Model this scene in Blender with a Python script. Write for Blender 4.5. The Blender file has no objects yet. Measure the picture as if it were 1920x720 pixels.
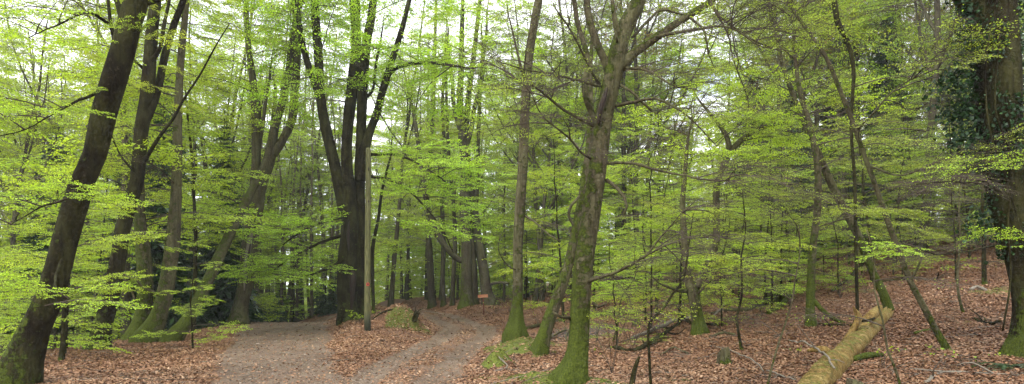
import bpy, math, random
import numpy as np
from mathutils import Vector
R = math.radians
rng = np.random.default_rng(7)
random.seed(7)

# ------------------------------------------------------------------ camera, sky, sun, exposure
SC = bpy.context.scene
COL = SC.collection
F = 1250.0            # focal length in pixels of the 1920 px wide photograph
HV = 540.0            # row of the horizon
ZC = 1.6              # eye height
cam_d = bpy.data.cameras.new('camera')
cam = bpy.data.objects.new('camera', cam_d)
COL.objects.link(cam)
cam.location = (0, 0, ZC)
cam.rotation_euler = (R(90), 0, 0)
cam_d.sensor_width = 36
cam_d.lens = 36 * F / 1920
cam_d.shift_y = (HV - 360) / 1920
cam_d.clip_start = 0.1
cam_d.clip_end = 2000
SC.camera = cam
SC.view_settings.view_transform = 'Standard'
SC.view_settings.look = 'None'
SC.view_settings.gamma = 1
SC.view_settings.use_curve_mapping = False
SC.view_settings.exposure = 1.68

SUN_EL, SUN_AZ = 52, 215      # azimuth measured from +Y, clockwise: behind and to the left
world = bpy.data.worlds.new('World')
SC.world = world
world.use_nodes = True
wn, wl = world.node_tree.nodes, world.node_tree.links
wn.clear()
sky = wn.new('ShaderNodeTexSky')
sky.sky_type = 'NISHITA'
sky.sun_disc = False
sky.sun_elevation = R(SUN_EL)
sky.sun_rotation = R(SUN_AZ)
sky.air_density = 1.2
sky.dust_density = 2.0
bg = wn.new('ShaderNodeBackground')
bg.inputs['Strength'].default_value = 0.13
out = wn.new('ShaderNodeOutputWorld')
tc = wn.new('ShaderNodeTexCoord')
mp = wn.new('ShaderNodeMapping')
mp.inputs['Scale'].default_value = (1, 1, 2.6)
nz = wn.new('ShaderNodeTexNoise')
nz.inputs['Scale'].default_value = 3.5
nz.inputs['Detail'].default_value = 6
nz.inputs['Roughness'].default_value = 0.55
rmp = wn.new('ShaderNodeValToRGB')
rmp.color_ramp.elements[0].position = 0.30
rmp.color_ramp.elements[0].color = (0.35, 0.35, 0.35, 1)
rmp.color_ramp.elements[1].position = 0.45
rmp.color_ramp.elements[1].color = (1, 1, 1, 1)
cl = wn.new('ShaderNodeValToRGB')
cl.color_ramp.elements[0].position = 0.35
cl.color_ramp.elements[0].color = (6.0, 6.2, 6.8, 1)
cl.color_ramp.elements[1].position = 0.65
cl.color_ramp.elements[1].color = (8.5, 8.6, 8.9, 1)
mx = wn.new('ShaderNodeMix')
mx.data_type = 'RGBA'
wl.new(tc.outputs['Generated'], mp.inputs['Vector'])
wl.new(mp.outputs['Vector'], nz.inputs['Vector'])
wl.new(nz.outputs['Fac'], rmp.inputs['Fac'])
wl.new(nz.outputs['Fac'], cl.inputs['Fac'])
wl.new(rmp.outputs['Color'], mx.inputs[0])
wl.new(sky.outputs['Color'], mx.inputs[6])
wl.new(cl.outputs['Color'], mx.inputs[7])
wl.new(mx.outputs[2], bg.inputs['Color'])
wl.new(bg.outputs['Background'], out.inputs['Surface'])
sun_d = bpy.data.lights.new('sun', 'SUN')
sun_d.energy = 1.4
sun_d.angle = R(14)
sun_d.color = (1.0, 0.96, 0.9)
sun = bpy.data.objects.new('sun', sun_d)
COL.objects.link(sun)
_d = Vector((math.sin(R(SUN_AZ)) * math.cos(R(SUN_EL)), math.cos(R(SUN_AZ)) * math.cos(R(SUN_EL)), math.sin(R(SUN_EL))))
sun.rotation_euler = _d.to_track_quat('Z', 'Y').to_euler()
sun.location = _d * 60
SC.render.engine = 'CYCLES'
cy = SC.cycles
cy.max_bounces = 8
cy.diffuse_bounces = 4
cy.glossy_bounces = 2
cy.transmission_bounces = 6
cy.transparent_max_bounces = 4
cy.use_denoising = True
cy.denoiser = 'OPENIMAGEDENOISE'
cy.use_adaptive_sampling = True
cy.adaptive_threshold = 0.02
cy.sample_clamp_indirect = 6
SC.render.use_persistent_data = False

# ------------------------------------------------------------------ helpers
def P(u, v, Y):
    return np.array([(u - 960) / F * Y, Y, ZC - (v - HV) / F * Y])

def sm(a, b, x):
    t = np.clip((np.asarray(x, float) - a) / (b - a), 0, 1)
    return t * t * (3 - 2 * t)

def _hash(i, j, s):
    n = (i * 374761393 + j * 668265263 + s * 1442695041) & 0x7fffffff
    n = ((n ^ (n >> 13)) * 1274126177) & 0x7fffffff
    return ((n ^ (n >> 16)) & 0xffff) / 65535.0

def noise(x, y, scale=1.0, seed=0, octs=3):
    x = np.asarray(x, float) / scale
    y = np.asarray(y, float) / scale
    out, amp, tot = 0, 1.0, 0
    for o in range(octs):
        xi, yi = np.floor(x).astype(np.int64), np.floor(y).astype(np.int64)
        fx, fy = x - xi, y - yi
        fx, fy = fx * fx * (3 - 2 * fx), fy * fy * (3 - 2 * fy)
        s = seed * 7 + o
        a, b = _hash(xi, yi, s), _hash(xi + 1, yi, s)
        c, d = _hash(xi, yi + 1, s), _hash(xi + 1, yi + 1, s)
        out = out + amp * ((a * (1 - fx) + b * fx) * (1 - fy) + (c * (1 - fx) + d * fx) * fy)
        tot += amp
        amp *= 0.5
        x, y = x * 2.03 + 11.3, y * 2.03 + 5.7
    return out / tot - 0.5

def catmull(pts, step):
    """Smooth curve through rows of any width (x, y, z, radius...); about `step` metres between samples."""
    p = np.asarray(pts, float)
    if len(p) == 2:
        n = max(2, int(np.linalg.norm(p[1, :3] - p[0, :3]) / step) + 1)
        t = np.linspace(0, 1, n)[:, None]
        return p[0] * (1 - t) + p[1] * t
    q = np.vstack([2 * p[0] - p[1], p, 2 * p[-1] - p[-2]])
    out = []
    for i in range(len(p) - 1):
        a, b, c, d = q[i:i + 4]
        n = max(1, int(np.linalg.norm(c[:3] - b[:3]) / step))
        for t in np.arange(n) / n:
            out.append(0.5 * ((2 * b) + (c - a) * t + (2 * a - 5 * b + 4 * c - d) * t * t + (3 * b - a - 3 * c + d) * t ** 3))
    out.append(p[-1])
    return np.array(out)

class MB:
    def __init__(self):
        self.v, self.f, self.m, self.a, self.b, self.n = [], [], [], [], [], 0
    def add(self, V, Fq, mat=0, rnd=0.5, moss=0.0):
        V = np.asarray(V, float)
        Fq = np.asarray(Fq, np.int64)
        self.v.append(V)
        self.f.append(Fq + self.n)
        self.m.append(np.full(len(Fq), mat) if np.isscalar(mat) else mat)
        self.a.append(np.full(len(V), rnd) if np.isscalar(rnd) else rnd)
        self.b.append(np.full(len(V), moss) if np.isscalar(moss) else moss)
        self.n += len(V)
        return self
    def pack(self):
        if not self.v:
            return None
        return [np.concatenate(x) for x in (self.v, self.f, self.m, self.a, self.b)]
    def addp(self, pk, V=None, dr=0.0):
        """Add a packed template, optionally with moved vertices."""
        self.add(pk[0] if V is None else V, pk[1], pk[2], np.clip(pk[3] + dr, 0, 1), pk[4])
    def mesh(self, name, mats, smooth=True, origin=None):
        V, Fq, M, A, B = self.pack()
        if origin is not None:
            V = V - np.asarray(origin)
        me = bpy.data.meshes.new(name)
        me.vertices.add(len(V))
        me.vertices.foreach_set('co', V.astype(np.float32).ravel())
        me.loops.add(len(Fq) * 4)
        me.loops.foreach_set('vertex_index', Fq.astype(np.int32).ravel())
        me.polygons.add(len(Fq))
        me.polygons.foreach_set('loop_start', np.arange(0, len(Fq) * 4, 4, dtype=np.int32))
        me.polygons.foreach_set('loop_total', np.full(len(Fq), 4, np.int32))
        me.polygons.foreach_set('material_index', M.astype(np.int32))
        me.polygons.foreach_set('use_smooth', np.full(len(Fq), smooth))
        for nm, arr in (('rnd', A), ('moss', B)):
            at = me.attributes.new(nm, 'FLOAT', 'POINT')
            at.data.foreach_set('value', np.asarray(arr, np.float32))
        for m in mats:
            me.materials.append(m)
        me.update(calc_edges=True)
        me.validate()
        return me
    def build(self, name, mats, parent=None, smooth=True, origin=None):
        """Link as one object. World coordinates in; `origin` becomes the local zero of the object."""
        o = bpy.data.objects.new(name, self.mesh(name, mats, smooth, origin))
        COL.objects.link(o)
        if parent is not None:
            o.parent = parent
        elif origin is not None:
            o.location = origin
        return o

def tag(o, label, cat, group=None, kind=None):
    o['label'] = label
    if cat: o['category'] = cat
    if group: o['group'] = group
    if kind: o['kind'] = kind
    return o

def empty(name, loc, label, cat, group=None):
    o = bpy.data.objects.new(name, None)
    COL.objects.link(o)
    o.location = loc
    o.empty_display_size = 0.2
    return tag(o, label, cat, group)

def frames(p):
    t = np.gradient(p, axis=0)
    t /= np.linalg.norm(t, axis=1)[:, None] + 1e-9
    mt = np.abs(t.mean(0))
    ref = np.zeros(3)
    ref[np.argmin(mt)] = 1
    n1 = np.cross(t, ref)
    n1 /= np.linalg.norm(n1, axis=1)[:, None] + 1e-9
    n2 = np.cross(t, n1)
    return t, n1, n2

def tube(mb, p, r, sides=5, mat=0, rnd=0.5, moss=0.0, cap=False, rough=0.0, flare=None, seed=0, squash=None):
    """A tapering tube along p. flare = (strength, height, lobes, ground z)."""
    p = np.asarray(p, float)
    r = np.asarray(r, float)
    if cap:
        p = np.vstack([p[0], p, p[-1]])
        r = np.concatenate([[r[0] * 0.02], r, [r[-1] * 0.02]])
    t, n1, n2 = frames(p)
    if cap:
        n1[0], n2[0], n1[-1], n2[-1] = n1[1], n2[1], n1[-2], n2[-2]
    th = np.arange(sides) / sides * 2 * math.pi
    rr = np.repeat(r[:, None], sides, 1)
    if rough:
        s = np.cumsum(np.concatenate([[0], np.linalg.norm(np.diff(p, axis=0), axis=1)]))
        S, TH = np.meshgrid(s, th, indexing='ij')
        nn = noise(np.cos(TH) * 1.3 + S * 0.9, np.sin(TH) * 1.3 + seed * 3.1 + S * 0.35, 0.9, seed, 3)
        rr = rr * (1 + rough * 2 * nn)
    if flare:
        st, hh, lob, gz = flare
        h = np.clip(p[:, 2] - gz, 0, None)
        lobes = 0.45 + 0.55 * (0.5 + 0.5 * np.cos(lob * th + seed * 1.7)) ** 1.5
        rr = rr * (1 + st * np.exp(-h / hh)[:, None] * lobes[None])
    a = n1[:, None] * np.cos(th)[None, :, None] + n2[:, None] * np.sin(th)[None, :, None]
    V = p[:, None] + a * rr[:, :, None]
    n = len(p)
    i = np.arange(n - 1)[:, None] * sides
    j = np.arange(sides)[None]
    k = (j + 1) % sides
    Fq = np.stack([i + j, i + k, i + sides + k, i + sides + j], -1).reshape(-1, 4)
    if callable(moss):
        moss = moss(V, a).reshape(-1)
    mb.add(V.reshape(-1, 3), Fq, mat, rnd, moss)
    return V

# ------------------------------------------------------------------ terrain
def XL(Y):   # left edge, gravel track
    return np.interp(Y, [4, 11, 14, 20, 30, 40], [-3.4, -5.0, -6.2, -8.4, -12.0, -15.5])
def XR(Y):
    return np.interp(Y, [4, 11, 14, 20, 30, 40], [-0.6, -2.7, -3.8, -5.5, -8.3, -11])
TY = [4, 11, 14.3, 18.2, 22.2, 26.7, 33, 40, 50, 65, 90]
def TL(Y):   # winding track
    return np.interp(Y, TY, [-2.6, -3.0, -3.1, -2.85, -2.65, -2.9, -4.2, -5.6, -8.9, -16, -30])
def TR(Y):
    return np.interp(Y, TY, [-0.6, -0.9, -0.85, -0.7, -0.45, -0.6, -1.9, -3.5, -6.6, -13, -26])

BUMPS = [  # x, y, sx, sy, height, mossiness : mossy root banks beside the winding track
    (0.9, 9.7, 0.9, 0.9, 0.26, 1.0), (0.3, 10.4, 0.6, 0.7, 0.14, .9), (-0.28, 12.9, 0.3, 0.45, 0.34, 1.0), (0.1, 15.7, 0.7, 1.4, 0.42, 1.05),
    (0.5, 17.4, 0.8, 1.2, 0.15, 0.8), (-0.05, 11.4, 0.5, 0.5, 0.10, 0.5)]

def H(x, y):
    x = np.asarray(x, float)
    y = np.asarray(y, float)
    sx = np.logaddexp(0, (x - 1.6) / 0.8) * 0.8
    yy = np.minimum(y, 34) + 0.15 * np.clip(y - 34, 0, 40)
    s = np.clip(x / 8, 0, 2.2)
    z = 0.085 * np.minimum(sx, 24) + 0.045 * np.logaddexp(0, (yy - 9) / 1.0) * s
    d1 = -11.6 - 0.6 * sm(18, 8, y) * 0 - x + 3.4 * sm(17, 12.5, y) * -1 * -1
    d2 = np.minimum(y - 31.0, (-8.6 - np.clip(y - 40, 0, 60) * 0.55) - x)
    d = np.maximum(d1, d2)
    d = np.where(y < 9.5, np.minimum(d, -11.5 - x), d)
    z = z - 2.8 * sm(0, 9, d)
    lit = 1 - road_mask(x, y)
    z = z + lit * (0.16 * noise(x, y, 4.5, 3, 3) + 0.07 * noise(x, y, 0.8, 5, 2))
    # leafy island between the tracks rises a little; right verge rises behind the winding track
    isl = sm(0, 1.0, x - XR(y)) * sm(0, 1.0, TL(y) - x) * sm(13, 24, y)
    z = z + 0.28 * isl
    verge = sm(0, 1.6, x - TR(y)) * sm(22, 34, y) * sm(14, 5, x)
    z = z + 0.45 * verge
    # worn ruts
    w = (x - TL(y)) / (TR(y) - TL(y))
    z = z - 0.09 * (np.exp(-((w - .22) / .12) ** 2) + np.exp(-((w - .78) / .12) ** 2)) * sm(60, 50, y)
    z = z + 0.03 * noise(x, y, 1.3, 9, 2)
    for bx, by, ax, ay, hh, _ in BUMPS:
        e = ((x - bx) / ax) ** 2 + ((y - by) / ay) ** 2
        z = z + hh * np.exp(-e) * (1 + 0.9 * noise(x, y, 0.35, 12, 3))
    return z

def road_mask(x, y):
    wob = 0.5 * noise(x, y, 1.2, 21, 3)
    a = sm(-0.35, 0.35, x - XL(y) + wob) * sm(-0.35, 0.35, XR(y) - x + wob)
    b = sm(-0.3, 0.3, x - TL(y) + wob) * sm(-0.3, 0.3, TR(y) - x + wob)
    c = sm(12.6, 10.0, y + wob * 2 + np.abs(x + 2.6) * 0.7) * sm(-8, -6, x)
    return np.clip(np.maximum(np.maximum(a * sm(46, 40, y), b * 0.8), c), 0, 1)

def masks(x, y):
    """gravel (bare stony track) and moss, 0..1, for the ground's own colour."""
    wob = 0.5 * noise(x, y, 1.0, 21, 3)
    a = sm(-0.5, 0.5, x - XL(y) + wob) * sm(-0.45, 0.45, XR(y) - x + wob) * sm(46, 40, y)
    w = (x - TL(y)) / (TR(y) - TL(y)) + wob * 0.25
    rut = np.exp(-((w - .2) / .2) ** 2) + np.exp(-((w - .8) / .2) ** 2)
    mid = 0.48 * sm(-.1, .1, w) * sm(1.1, .9, w)
    b = np.clip(np.maximum(rut, mid), 0, 1)
    g = np.maximum(a, b)
    moss = np.zeros_like(g)
    for bx, by, ax, ay, hh, m in BUMPS:
        e = ((x - bx) / (ax * 1.15)) ** 2 + ((y - by) / (ay * 1.15)) ** 2
        moss = np.maximum(moss, m * sm(1.3, 0.3, e + 2.0 * noise(x, y, 0.3, 30, 3)))
    patch = noise(x, y, 1.6, 40, 3)
    moss = np.maximum(moss, 0.55 * sm(0.20, 0.32, patch) * (1 - g) * (x > -1))
    # low moss along the left rim of the gravel track
    rim = np.exp(-((x - XL(y) + 2.2) / 0.5) ** 2) * sm(20, 24, y) * sm(34, 30, y)
    moss = np.maximum(moss, 0.6 * rim)
    mud = sm(1.6, 0.4, np.hypot((x - 1.9) / 1.5, (y - 21) / 2.6) + noise(x, y, 0.6, 44, 3))
    return g, moss, mud

def ground_hit(u, v):
    ys = np.concatenate([np.arange(5, 30, 0.02), np.arange(30, 90, 0.1)])
    xs = (u - 960) / F * ys
    zs = ZC - (v - HV) / F * ys
    k = np.argmax(zs <= H(xs, ys))
    return float(ys[k])

# ------------------------------------------------------------------ materials
class NT:
    """Tiny helper for writing node trees."""
    def __init__(self, name):
        self.mat = bpy.data.materials.new(name)
        self.mat.use_nodes = True
        self.n, self.l = self.mat.node_tree.nodes, self.mat.node_tree.links
        self.n.clear()
        self.out = self.n.new('ShaderNodeOutputMaterial')
    def new(self, t, **kw):
        nd = self.n.new(t)
        for k, v in kw.items():
            if k in nd.inputs:
                nd.inputs[k].default_value = v
            else:
                setattr(nd, k, v)
        return nd
    def link(self, a, b): self.l.new(a, b)
    def attr(self, nm): return self.new('ShaderNodeAttribute', attribute_name=nm).outputs['Fac']
    def pos(self): return self.new('ShaderNodeNewGeometry').outputs['Position']
    def obj(self): return self.new('ShaderNodeTexCoord').outputs['Object']
    def noise(self, vec, scale, detail=4, rough=0.55, stretch=None):
        if stretch:
            m = self.new('ShaderNodeMapping')
            m.inputs['Scale'].default_value = stretch
            self.link(vec, m.inputs['Vector'])
            vec = m.outputs['Vector']
        n = self.new('ShaderNodeTexNoise', Scale=scale, Detail=detail, Roughness=rough)
        self.link(vec, n.inputs['Vector'])
        return n.outputs['Fac']
    def ramp(self, fac, stops):
        r = self.new('ShaderNodeValToRGB')
        e = r.color_ramp.elements
        while len(e) < len(stops): e.new(0.5)
        for el, (p, c) in zip(e, stops):
            el.position = p
            el.color = (*c, 1) if len(c) == 3 else c
        self.link(fac, r.inputs['Fac'])
        return r.outputs['Color']
    def mix(self, fac, a, b, mode='MIX'):
        m = self.new('ShaderNodeMix', data_type='RGBA', blend_type=mode)
        for s, i in ((fac, 0), (a, 6), (b, 7)):
            if hasattr(s, 'links'): self.link(s, m.inputs[i])
            else: m.inputs[i].default_value = s if i == 0 else (*s, 1)
        return m.outputs[2]
    def math(self, op, a, b=0.0, clamp=False):
        m = self.new('ShaderNodeMath', operation=op)
        m.use_clamp = clamp
        for s, i in ((a, 0), (b, 1)):
            if hasattr(s, 'links'): self.link(s, m.inputs[i])
            else: m.inputs[i].default_value = s
        return m.outputs[0]
    def bsdf(self, col, rough=0.8, spec=0.2, bump=None, dist=0.01, strength=0.6):
        b = self.new('ShaderNodeBsdfPrincipled')
        if hasattr(col, 'links'): self.link(col, b.inputs['Base Color'])
        else: b.inputs['Base Color'].default_value = (*col, 1)
        b.inputs['Roughness'].default_value = rough
        b.inputs['Specular IOR Level'].default_value = spec
        if bump is not None:
            bn = self.new('ShaderNodeBump', Strength=strength, Distance=dist)
            self.link(bump, bn.inputs['Height'])
            self.link(bn.outputs['Normal'], b.inputs['Normal'])
        return b.outputs['BSDF']
    def done(self, sh):
        self.link(sh, self.out.inputs['Surface'])
        return self.mat

def leaf_mat(name, lo, mid, hi, trans=0.5, rough=0.45, spec=0.35, tint=1.35):
    t = NT(name)
    col = t.ramp(t.attr('rnd'), [(0.0, lo), (0.5, mid), (1.0, hi)])
    oi = t.new('ShaderNodeObjectInfo').outputs['Random']
    hs = t.new('ShaderNodeHueSaturation')
    t.link(t.math('ADD', t.math('MULTIPLY', oi, 0.03), 0.485), hs.inputs['Hue'])
    t.link(t.math('ADD', t.math('MULTIPLY', oi, 0.3), 0.85), hs.inputs['Value'])
    t.link(col, hs.inputs['Color'])
    col = hs.outputs['Color']
    b = t.bsdf(col, rough, spec)
    tr = t.new('ShaderNodeBsdfTranslucent')
    t.link(t.mix(1.0, col, (tint, tint * 0.95, 0.55), 'MULTIPLY'), tr.inputs['Color'])
    ms = t.new('ShaderNodeMixShader')
    ms.inputs[0].default_value = trans
    t.link(b, ms.inputs[1])
    t.link(tr.outputs[0], ms.inputs[2])
    return t.done(ms.outputs[0])

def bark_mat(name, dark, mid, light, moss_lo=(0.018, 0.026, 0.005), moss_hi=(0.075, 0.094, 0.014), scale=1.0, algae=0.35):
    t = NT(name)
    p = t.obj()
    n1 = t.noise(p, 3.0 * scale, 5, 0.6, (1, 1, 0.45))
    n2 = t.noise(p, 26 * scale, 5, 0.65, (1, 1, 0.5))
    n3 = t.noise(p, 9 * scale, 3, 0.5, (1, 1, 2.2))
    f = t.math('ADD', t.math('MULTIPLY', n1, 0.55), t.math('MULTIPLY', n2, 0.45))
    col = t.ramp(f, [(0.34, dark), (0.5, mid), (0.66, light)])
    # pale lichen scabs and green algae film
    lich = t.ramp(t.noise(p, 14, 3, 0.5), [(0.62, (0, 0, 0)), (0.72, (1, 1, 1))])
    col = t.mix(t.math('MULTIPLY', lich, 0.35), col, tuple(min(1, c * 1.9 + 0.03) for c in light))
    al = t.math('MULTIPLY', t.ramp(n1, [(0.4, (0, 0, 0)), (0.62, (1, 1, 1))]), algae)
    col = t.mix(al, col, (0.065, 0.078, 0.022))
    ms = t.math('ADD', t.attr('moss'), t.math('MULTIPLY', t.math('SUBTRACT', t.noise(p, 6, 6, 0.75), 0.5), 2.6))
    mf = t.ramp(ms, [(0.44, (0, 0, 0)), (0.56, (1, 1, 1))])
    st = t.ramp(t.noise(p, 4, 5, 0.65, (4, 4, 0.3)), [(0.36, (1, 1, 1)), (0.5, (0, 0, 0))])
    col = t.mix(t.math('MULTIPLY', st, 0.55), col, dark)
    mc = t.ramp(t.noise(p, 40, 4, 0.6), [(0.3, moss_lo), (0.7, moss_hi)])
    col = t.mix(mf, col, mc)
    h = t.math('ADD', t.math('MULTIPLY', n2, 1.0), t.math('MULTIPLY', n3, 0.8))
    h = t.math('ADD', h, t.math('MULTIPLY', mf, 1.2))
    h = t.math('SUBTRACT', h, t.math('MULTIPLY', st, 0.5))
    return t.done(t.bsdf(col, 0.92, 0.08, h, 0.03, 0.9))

M = {}
M['leaf'] = leaf_mat('beech_leaf', (0.24, 0.37, 0.030), (0.33, 0.48, 0.045), (0.44, 0.58, 0.085), 0.55)
M['leaf_dull'] = leaf_mat('olive_leaf', (0.17, 0.25, 0.03), (0.25, 0.365, 0.048), (0.36, 0.46, 0.09), 0.55)
M['leaf_far_lit'] = leaf_mat('distant_leaf_lit', (0.22, 0.30, 0.07), (0.30, 0.38, 0.10), (0.40, 0.46, 0.15), 0.5)  # paler green: brightness of the lit clearing is put into the leaf colour
M['leaf_rust'] = leaf_mat('bronze_leaf', (0.20, 0.11, 0.04), (0.20, 0.19, 0.05), (0.24, 0.30, 0.05), 0.4)
M['dark_leaf'] = leaf_mat('evergreen_leaf', (0.012, 0.030, 0.010), (0.022, 0.055, 0.014), (0.04, 0.09, 0.022), 0.2, 0.35, 0.5)
M['ivy_leaf'] = leaf_mat('ivy_leaf', (0.007, 0.018, 0.005), (0.013, 0.036, 0.009), (0.03, 0.07, 0.018), 0.15, 0.45, 0.3)
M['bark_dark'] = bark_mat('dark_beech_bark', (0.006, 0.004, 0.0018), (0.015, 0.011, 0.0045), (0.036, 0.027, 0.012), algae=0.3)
M['bark'] = bark_mat('beech_bark', (0.032, 0.027, 0.015), (0.075, 0.063, 0.036), (0.135, 0.115, 0.073), algae=0.5)
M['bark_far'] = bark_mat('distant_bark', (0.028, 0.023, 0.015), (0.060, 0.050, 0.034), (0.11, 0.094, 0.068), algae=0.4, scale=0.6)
M['bark_pole'] = bark_mat('pole_stand_bark', (0.05, 0.038, 0.026), (0.10, 0.08, 0.056), (0.17, 0.14, 0.10), algae=0.3, scale=0.6)
M['bark_log'] = bark_mat('bare_log_wood', (0.07, 0.04, 0.012), (0.21, 0.14, 0.045), (0.33, 0.245, 0.095), (0.09, 0.09, 0.02), (0.2, 0.19, 0.05), algae=0.25)
def simple(name, cols, scale=20, rough=0.8, bump=0.004, stretch=None):
    t = NT(name)
    n = t.noise(t.obj(), scale, 5, 0.6, stretch)
    return t.done(t.bsdf(t.ramp(n, [(0.3, cols[0]), (0.7, cols[1])]), rough, 0.25, n, bump, 0.6))
M['twig'] = simple('twig_bark', ((0.030, 0.022, 0.015), (0.075, 0.058, 0.04)), 12)
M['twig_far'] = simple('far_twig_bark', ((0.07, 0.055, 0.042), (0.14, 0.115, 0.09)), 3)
M['pale_wood'] = simple('bleached_wood', ((0.09, 0.075, 0.055), (0.20, 0.175, 0.135)), 30, stretch=(1, 1, 6))
M['hollow'] = simple('rotten_hollow', ((0.010, 0.007, 0.005), (0.035, 0.022, 0.014)), 30)

def ground_material():
    t = NT('forest_ground')
    p = t.pos()
    g, ms, mud = t.attr('gravel'), t.attr('mossy'), t.attr('mud')
    # leaf litter: leaf-sized cells of brown and pinkish tan
    vo = t.new('ShaderNodeTexVoronoi', Scale=17.0)
    t.link(p, vo.inputs['Vector'])
    sep = t.new('ShaderNodeSeparateColor')
    t.link(vo.outputs['Color'], sep.inputs[0])
    lit = t.ramp(sep.outputs[0], [(0.0, (0.055, 0.025, 0.012)), (0.35, (0.09, 0.042, 0.020)), (0.7, (0.15, 0.074, 0.036)), (1.0, (0.26, 0.15, 0.085))])
    big = t.noise(p, 0.7, 4, 0.6)
    lit = t.mix(t.ramp(big, [(0.38, (0.75, 0.75, 0.75)), (0.62, (0, 0, 0))]), lit, (0.10, 0.055, 0.037))
    # gravel: greyish brown with specks of pale stone
    n1 = t.math('ADD', t.math('MULTIPLY', t.noise(p, 1.6, 5, 0.7), .5), t.math('MULTIPLY', t.noise(p, 1.0, 5, 0.7, (3.2, .35, 1)), .5))
    n2 = t.noise(p, 45, 4, 0.75)
    gr = t.ramp(n1, [(0.32, (0.068, 0.042, 0.027)), (0.48, (0.118, 0.082, 0.055)), (0.66, (0.18, 0.138, 0.10))])
    gr = t.mix(t.ramp(n2, [(0.35, (0.7, 0.7, 0.7)), (0.55, (0, 0, 0))]), gr, (0.07, 0.05, 0.038))
    v2 = t.new('ShaderNodeTexVoronoi', Scale=30.0)
    t.link(p, v2.inputs['Vector'])
    s2 = t.new('ShaderNodeSeparateColor')
    t.link(v2.outputs['Color'], s2.inputs[0])
    st = t.math('MULTIPLY', t.math('GREATER_THAN', s2.outputs[0], 0.94), t.math('LESS_THAN', v2.outputs['Distance'], 0.4))
    gr = t.mix(st, gr, (0.30, 0.26, 0.21))
    edge = t.math('ADD', g, t.math('MULTIPLY', t.math('SUBTRACT', t.noise(p, 6, 5, 0.75), 0.5), 1.1))
    gm = t.ramp(edge, [(0.38, (0, 0, 0)), (0.6, (1, 1, 1))])
    col = t.mix(gm, lit, gr)
    col = t.mix(t.math('MULTIPLY', mud, 0.85), col, t.ramp(n2, [(0.3, (0.02, 0.018, 0.016)), (0.7, (0.09, 0.085, 0.08))]))
    me = t.math('ADD', ms, t.math('MULTIPLY', t.math('SUBTRACT', t.noise(p, 9, 5, 0.75), 0.5), 1.3))
    mc = t.ramp(t.noise(p, 35, 4, 0.6), [(0.3, (0.028, 0.032, 0.006)), (0.5, (0.07, 0.085, 0.013)), (0.7, (0.12, 0.135, 0.022))])
    mf = t.ramp(me, [(0.42, (0, 0, 0)), (0.62, (1, 1, 1))])
    col = t.mix(mf, col, mc)
    h = t.math('ADD', t.math('MULTIPLY', n2, 0.6), t.math('MULTIPLY', vo.outputs['Distance'], 0.8))
    return t.done(t.bsdf(col, 0.9, 0.15, h, 0.02, 0.7))
M['ground'] = ground_material()

# ------------------------------------------------------------------ ground sheet
def build_ground():
    a1 = np.linspace(R(-52), R(52), 620)
    a2 = np.linspace(R(52), R(308), 60)[1:-1]
    ang = np.concatenate([a1, a2])
    rad = np.concatenate([np.linspace(0.4, 6, 20)[:-1], 6 * (110 / 6) ** np.linspace(0, 1, 420), [150, 220, 400]])
    A, Rr = np.meshgrid(ang, rad, indexing='ij')
    X, Y = Rr * np.sin(A), Rr * np.cos(A)
    Z = H(X, Y)
    V = np.stack([X, Y, Z], -1)
    na, nr = V.shape[:2]
    i = np.arange(na)[:, None] * nr
    i2 = ((np.arange(na) + 1) % na)[:, None] * nr
    j = np.arange(nr - 1)[None]
    Fq = np.stack([i + j, i2 + j, i2 + j + 1, i + j + 1], -1).reshape(-1, 4)
    # close the small hole under the camera
    g, ms, mud = masks(X, Y)
    mb = MB()
    mb.add(V.reshape(-1, 3), Fq)
    c = len(V.reshape(-1, 3))
    ci = (np.arange(0, na - 1, 2))
    ctr = np.array([[0, 0, float(H(0, 0))]])
    mb.add(ctr, np.zeros((0, 4), int))
    mb.f.append(np.stack([ci * nr, np.full(len(ci), c), ((ci + 2) % na) * nr, ((ci + 1) % na) * nr], -1))
    mb.m.append(np.zeros(len(ci)))
    me = mb.mesh('ground', [M['ground']])
    for nm, arr in (('gravel', g), ('mossy', ms), ('mud', mud)):
        at = me.attributes.new(nm, 'FLOAT', 'POINT')
        at.data.foreach_set('value', np.concatenate([arr.ravel(), [0]]).astype(np.float32))
    o = bpy.data.objects.new('ground', me)
    COL.objects.link(o)
    tag(o, 'leaf strewn woodland floor with two gravel tracks forking round a leafy island', 'ground', kind='structure')
build_ground()

# ------------------------------------------------------------------ twig and leaf templates
def rot_z(a):
    c, s = np.cos(a), np.sin(a)
    return np.array([[c, -s, 0], [s, c, 0], [0, 0, 1]])
def rot_y(a):
    c, s = np.cos(a), np.sin(a)
    return np.array([[c, 0, s], [0, 1, 0], [-s, 0, c]])
def rot_x(a):
    c, s = np.cos(a), np.sin(a)
    return np.array([[1, 0, 0], [0, c, -s], [0, s, c]])

def leaves(mb, B, D, size, g, tilt=0.65, mat=1, aspect=0.62, clump=None):
    """Leaf blades at bases B pointing along D, lying roughly level: a folded-free ovate quad each."""
    n = len(B)
    D = D / (np.linalg.norm(D, axis=1)[:, None] + 1e-9)
    up = np.tile([0, 0, 1.0], (n, 1)) + g.normal(0, tilt, (n, 3))
    W = np.cross(up, D)
    W /= np.linalg.norm(W, axis=1)[:, None] + 1e-9
    L = size * g.uniform(0.55, 1.45, n)[:, None]
    w = L * aspect * 0.5
    nrm = np.cross(D, W)
    c = g.uniform(-0.12, 0.12, (n, 1)) * L
    V = np.stack([B, B + D * L * 0.5 + W * w + nrm * c, B + D * L, B + D * L * 0.5 - W * w + nrm * c], 1).reshape(-1, 3)
    Fq = np.arange(n * 4).reshape(-1, 4)
    r = np.clip(g.normal(0.5, 0.27, n), 0, 1)
    mb.add(V, Fq, mat, np.repeat(r, 4))

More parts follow.
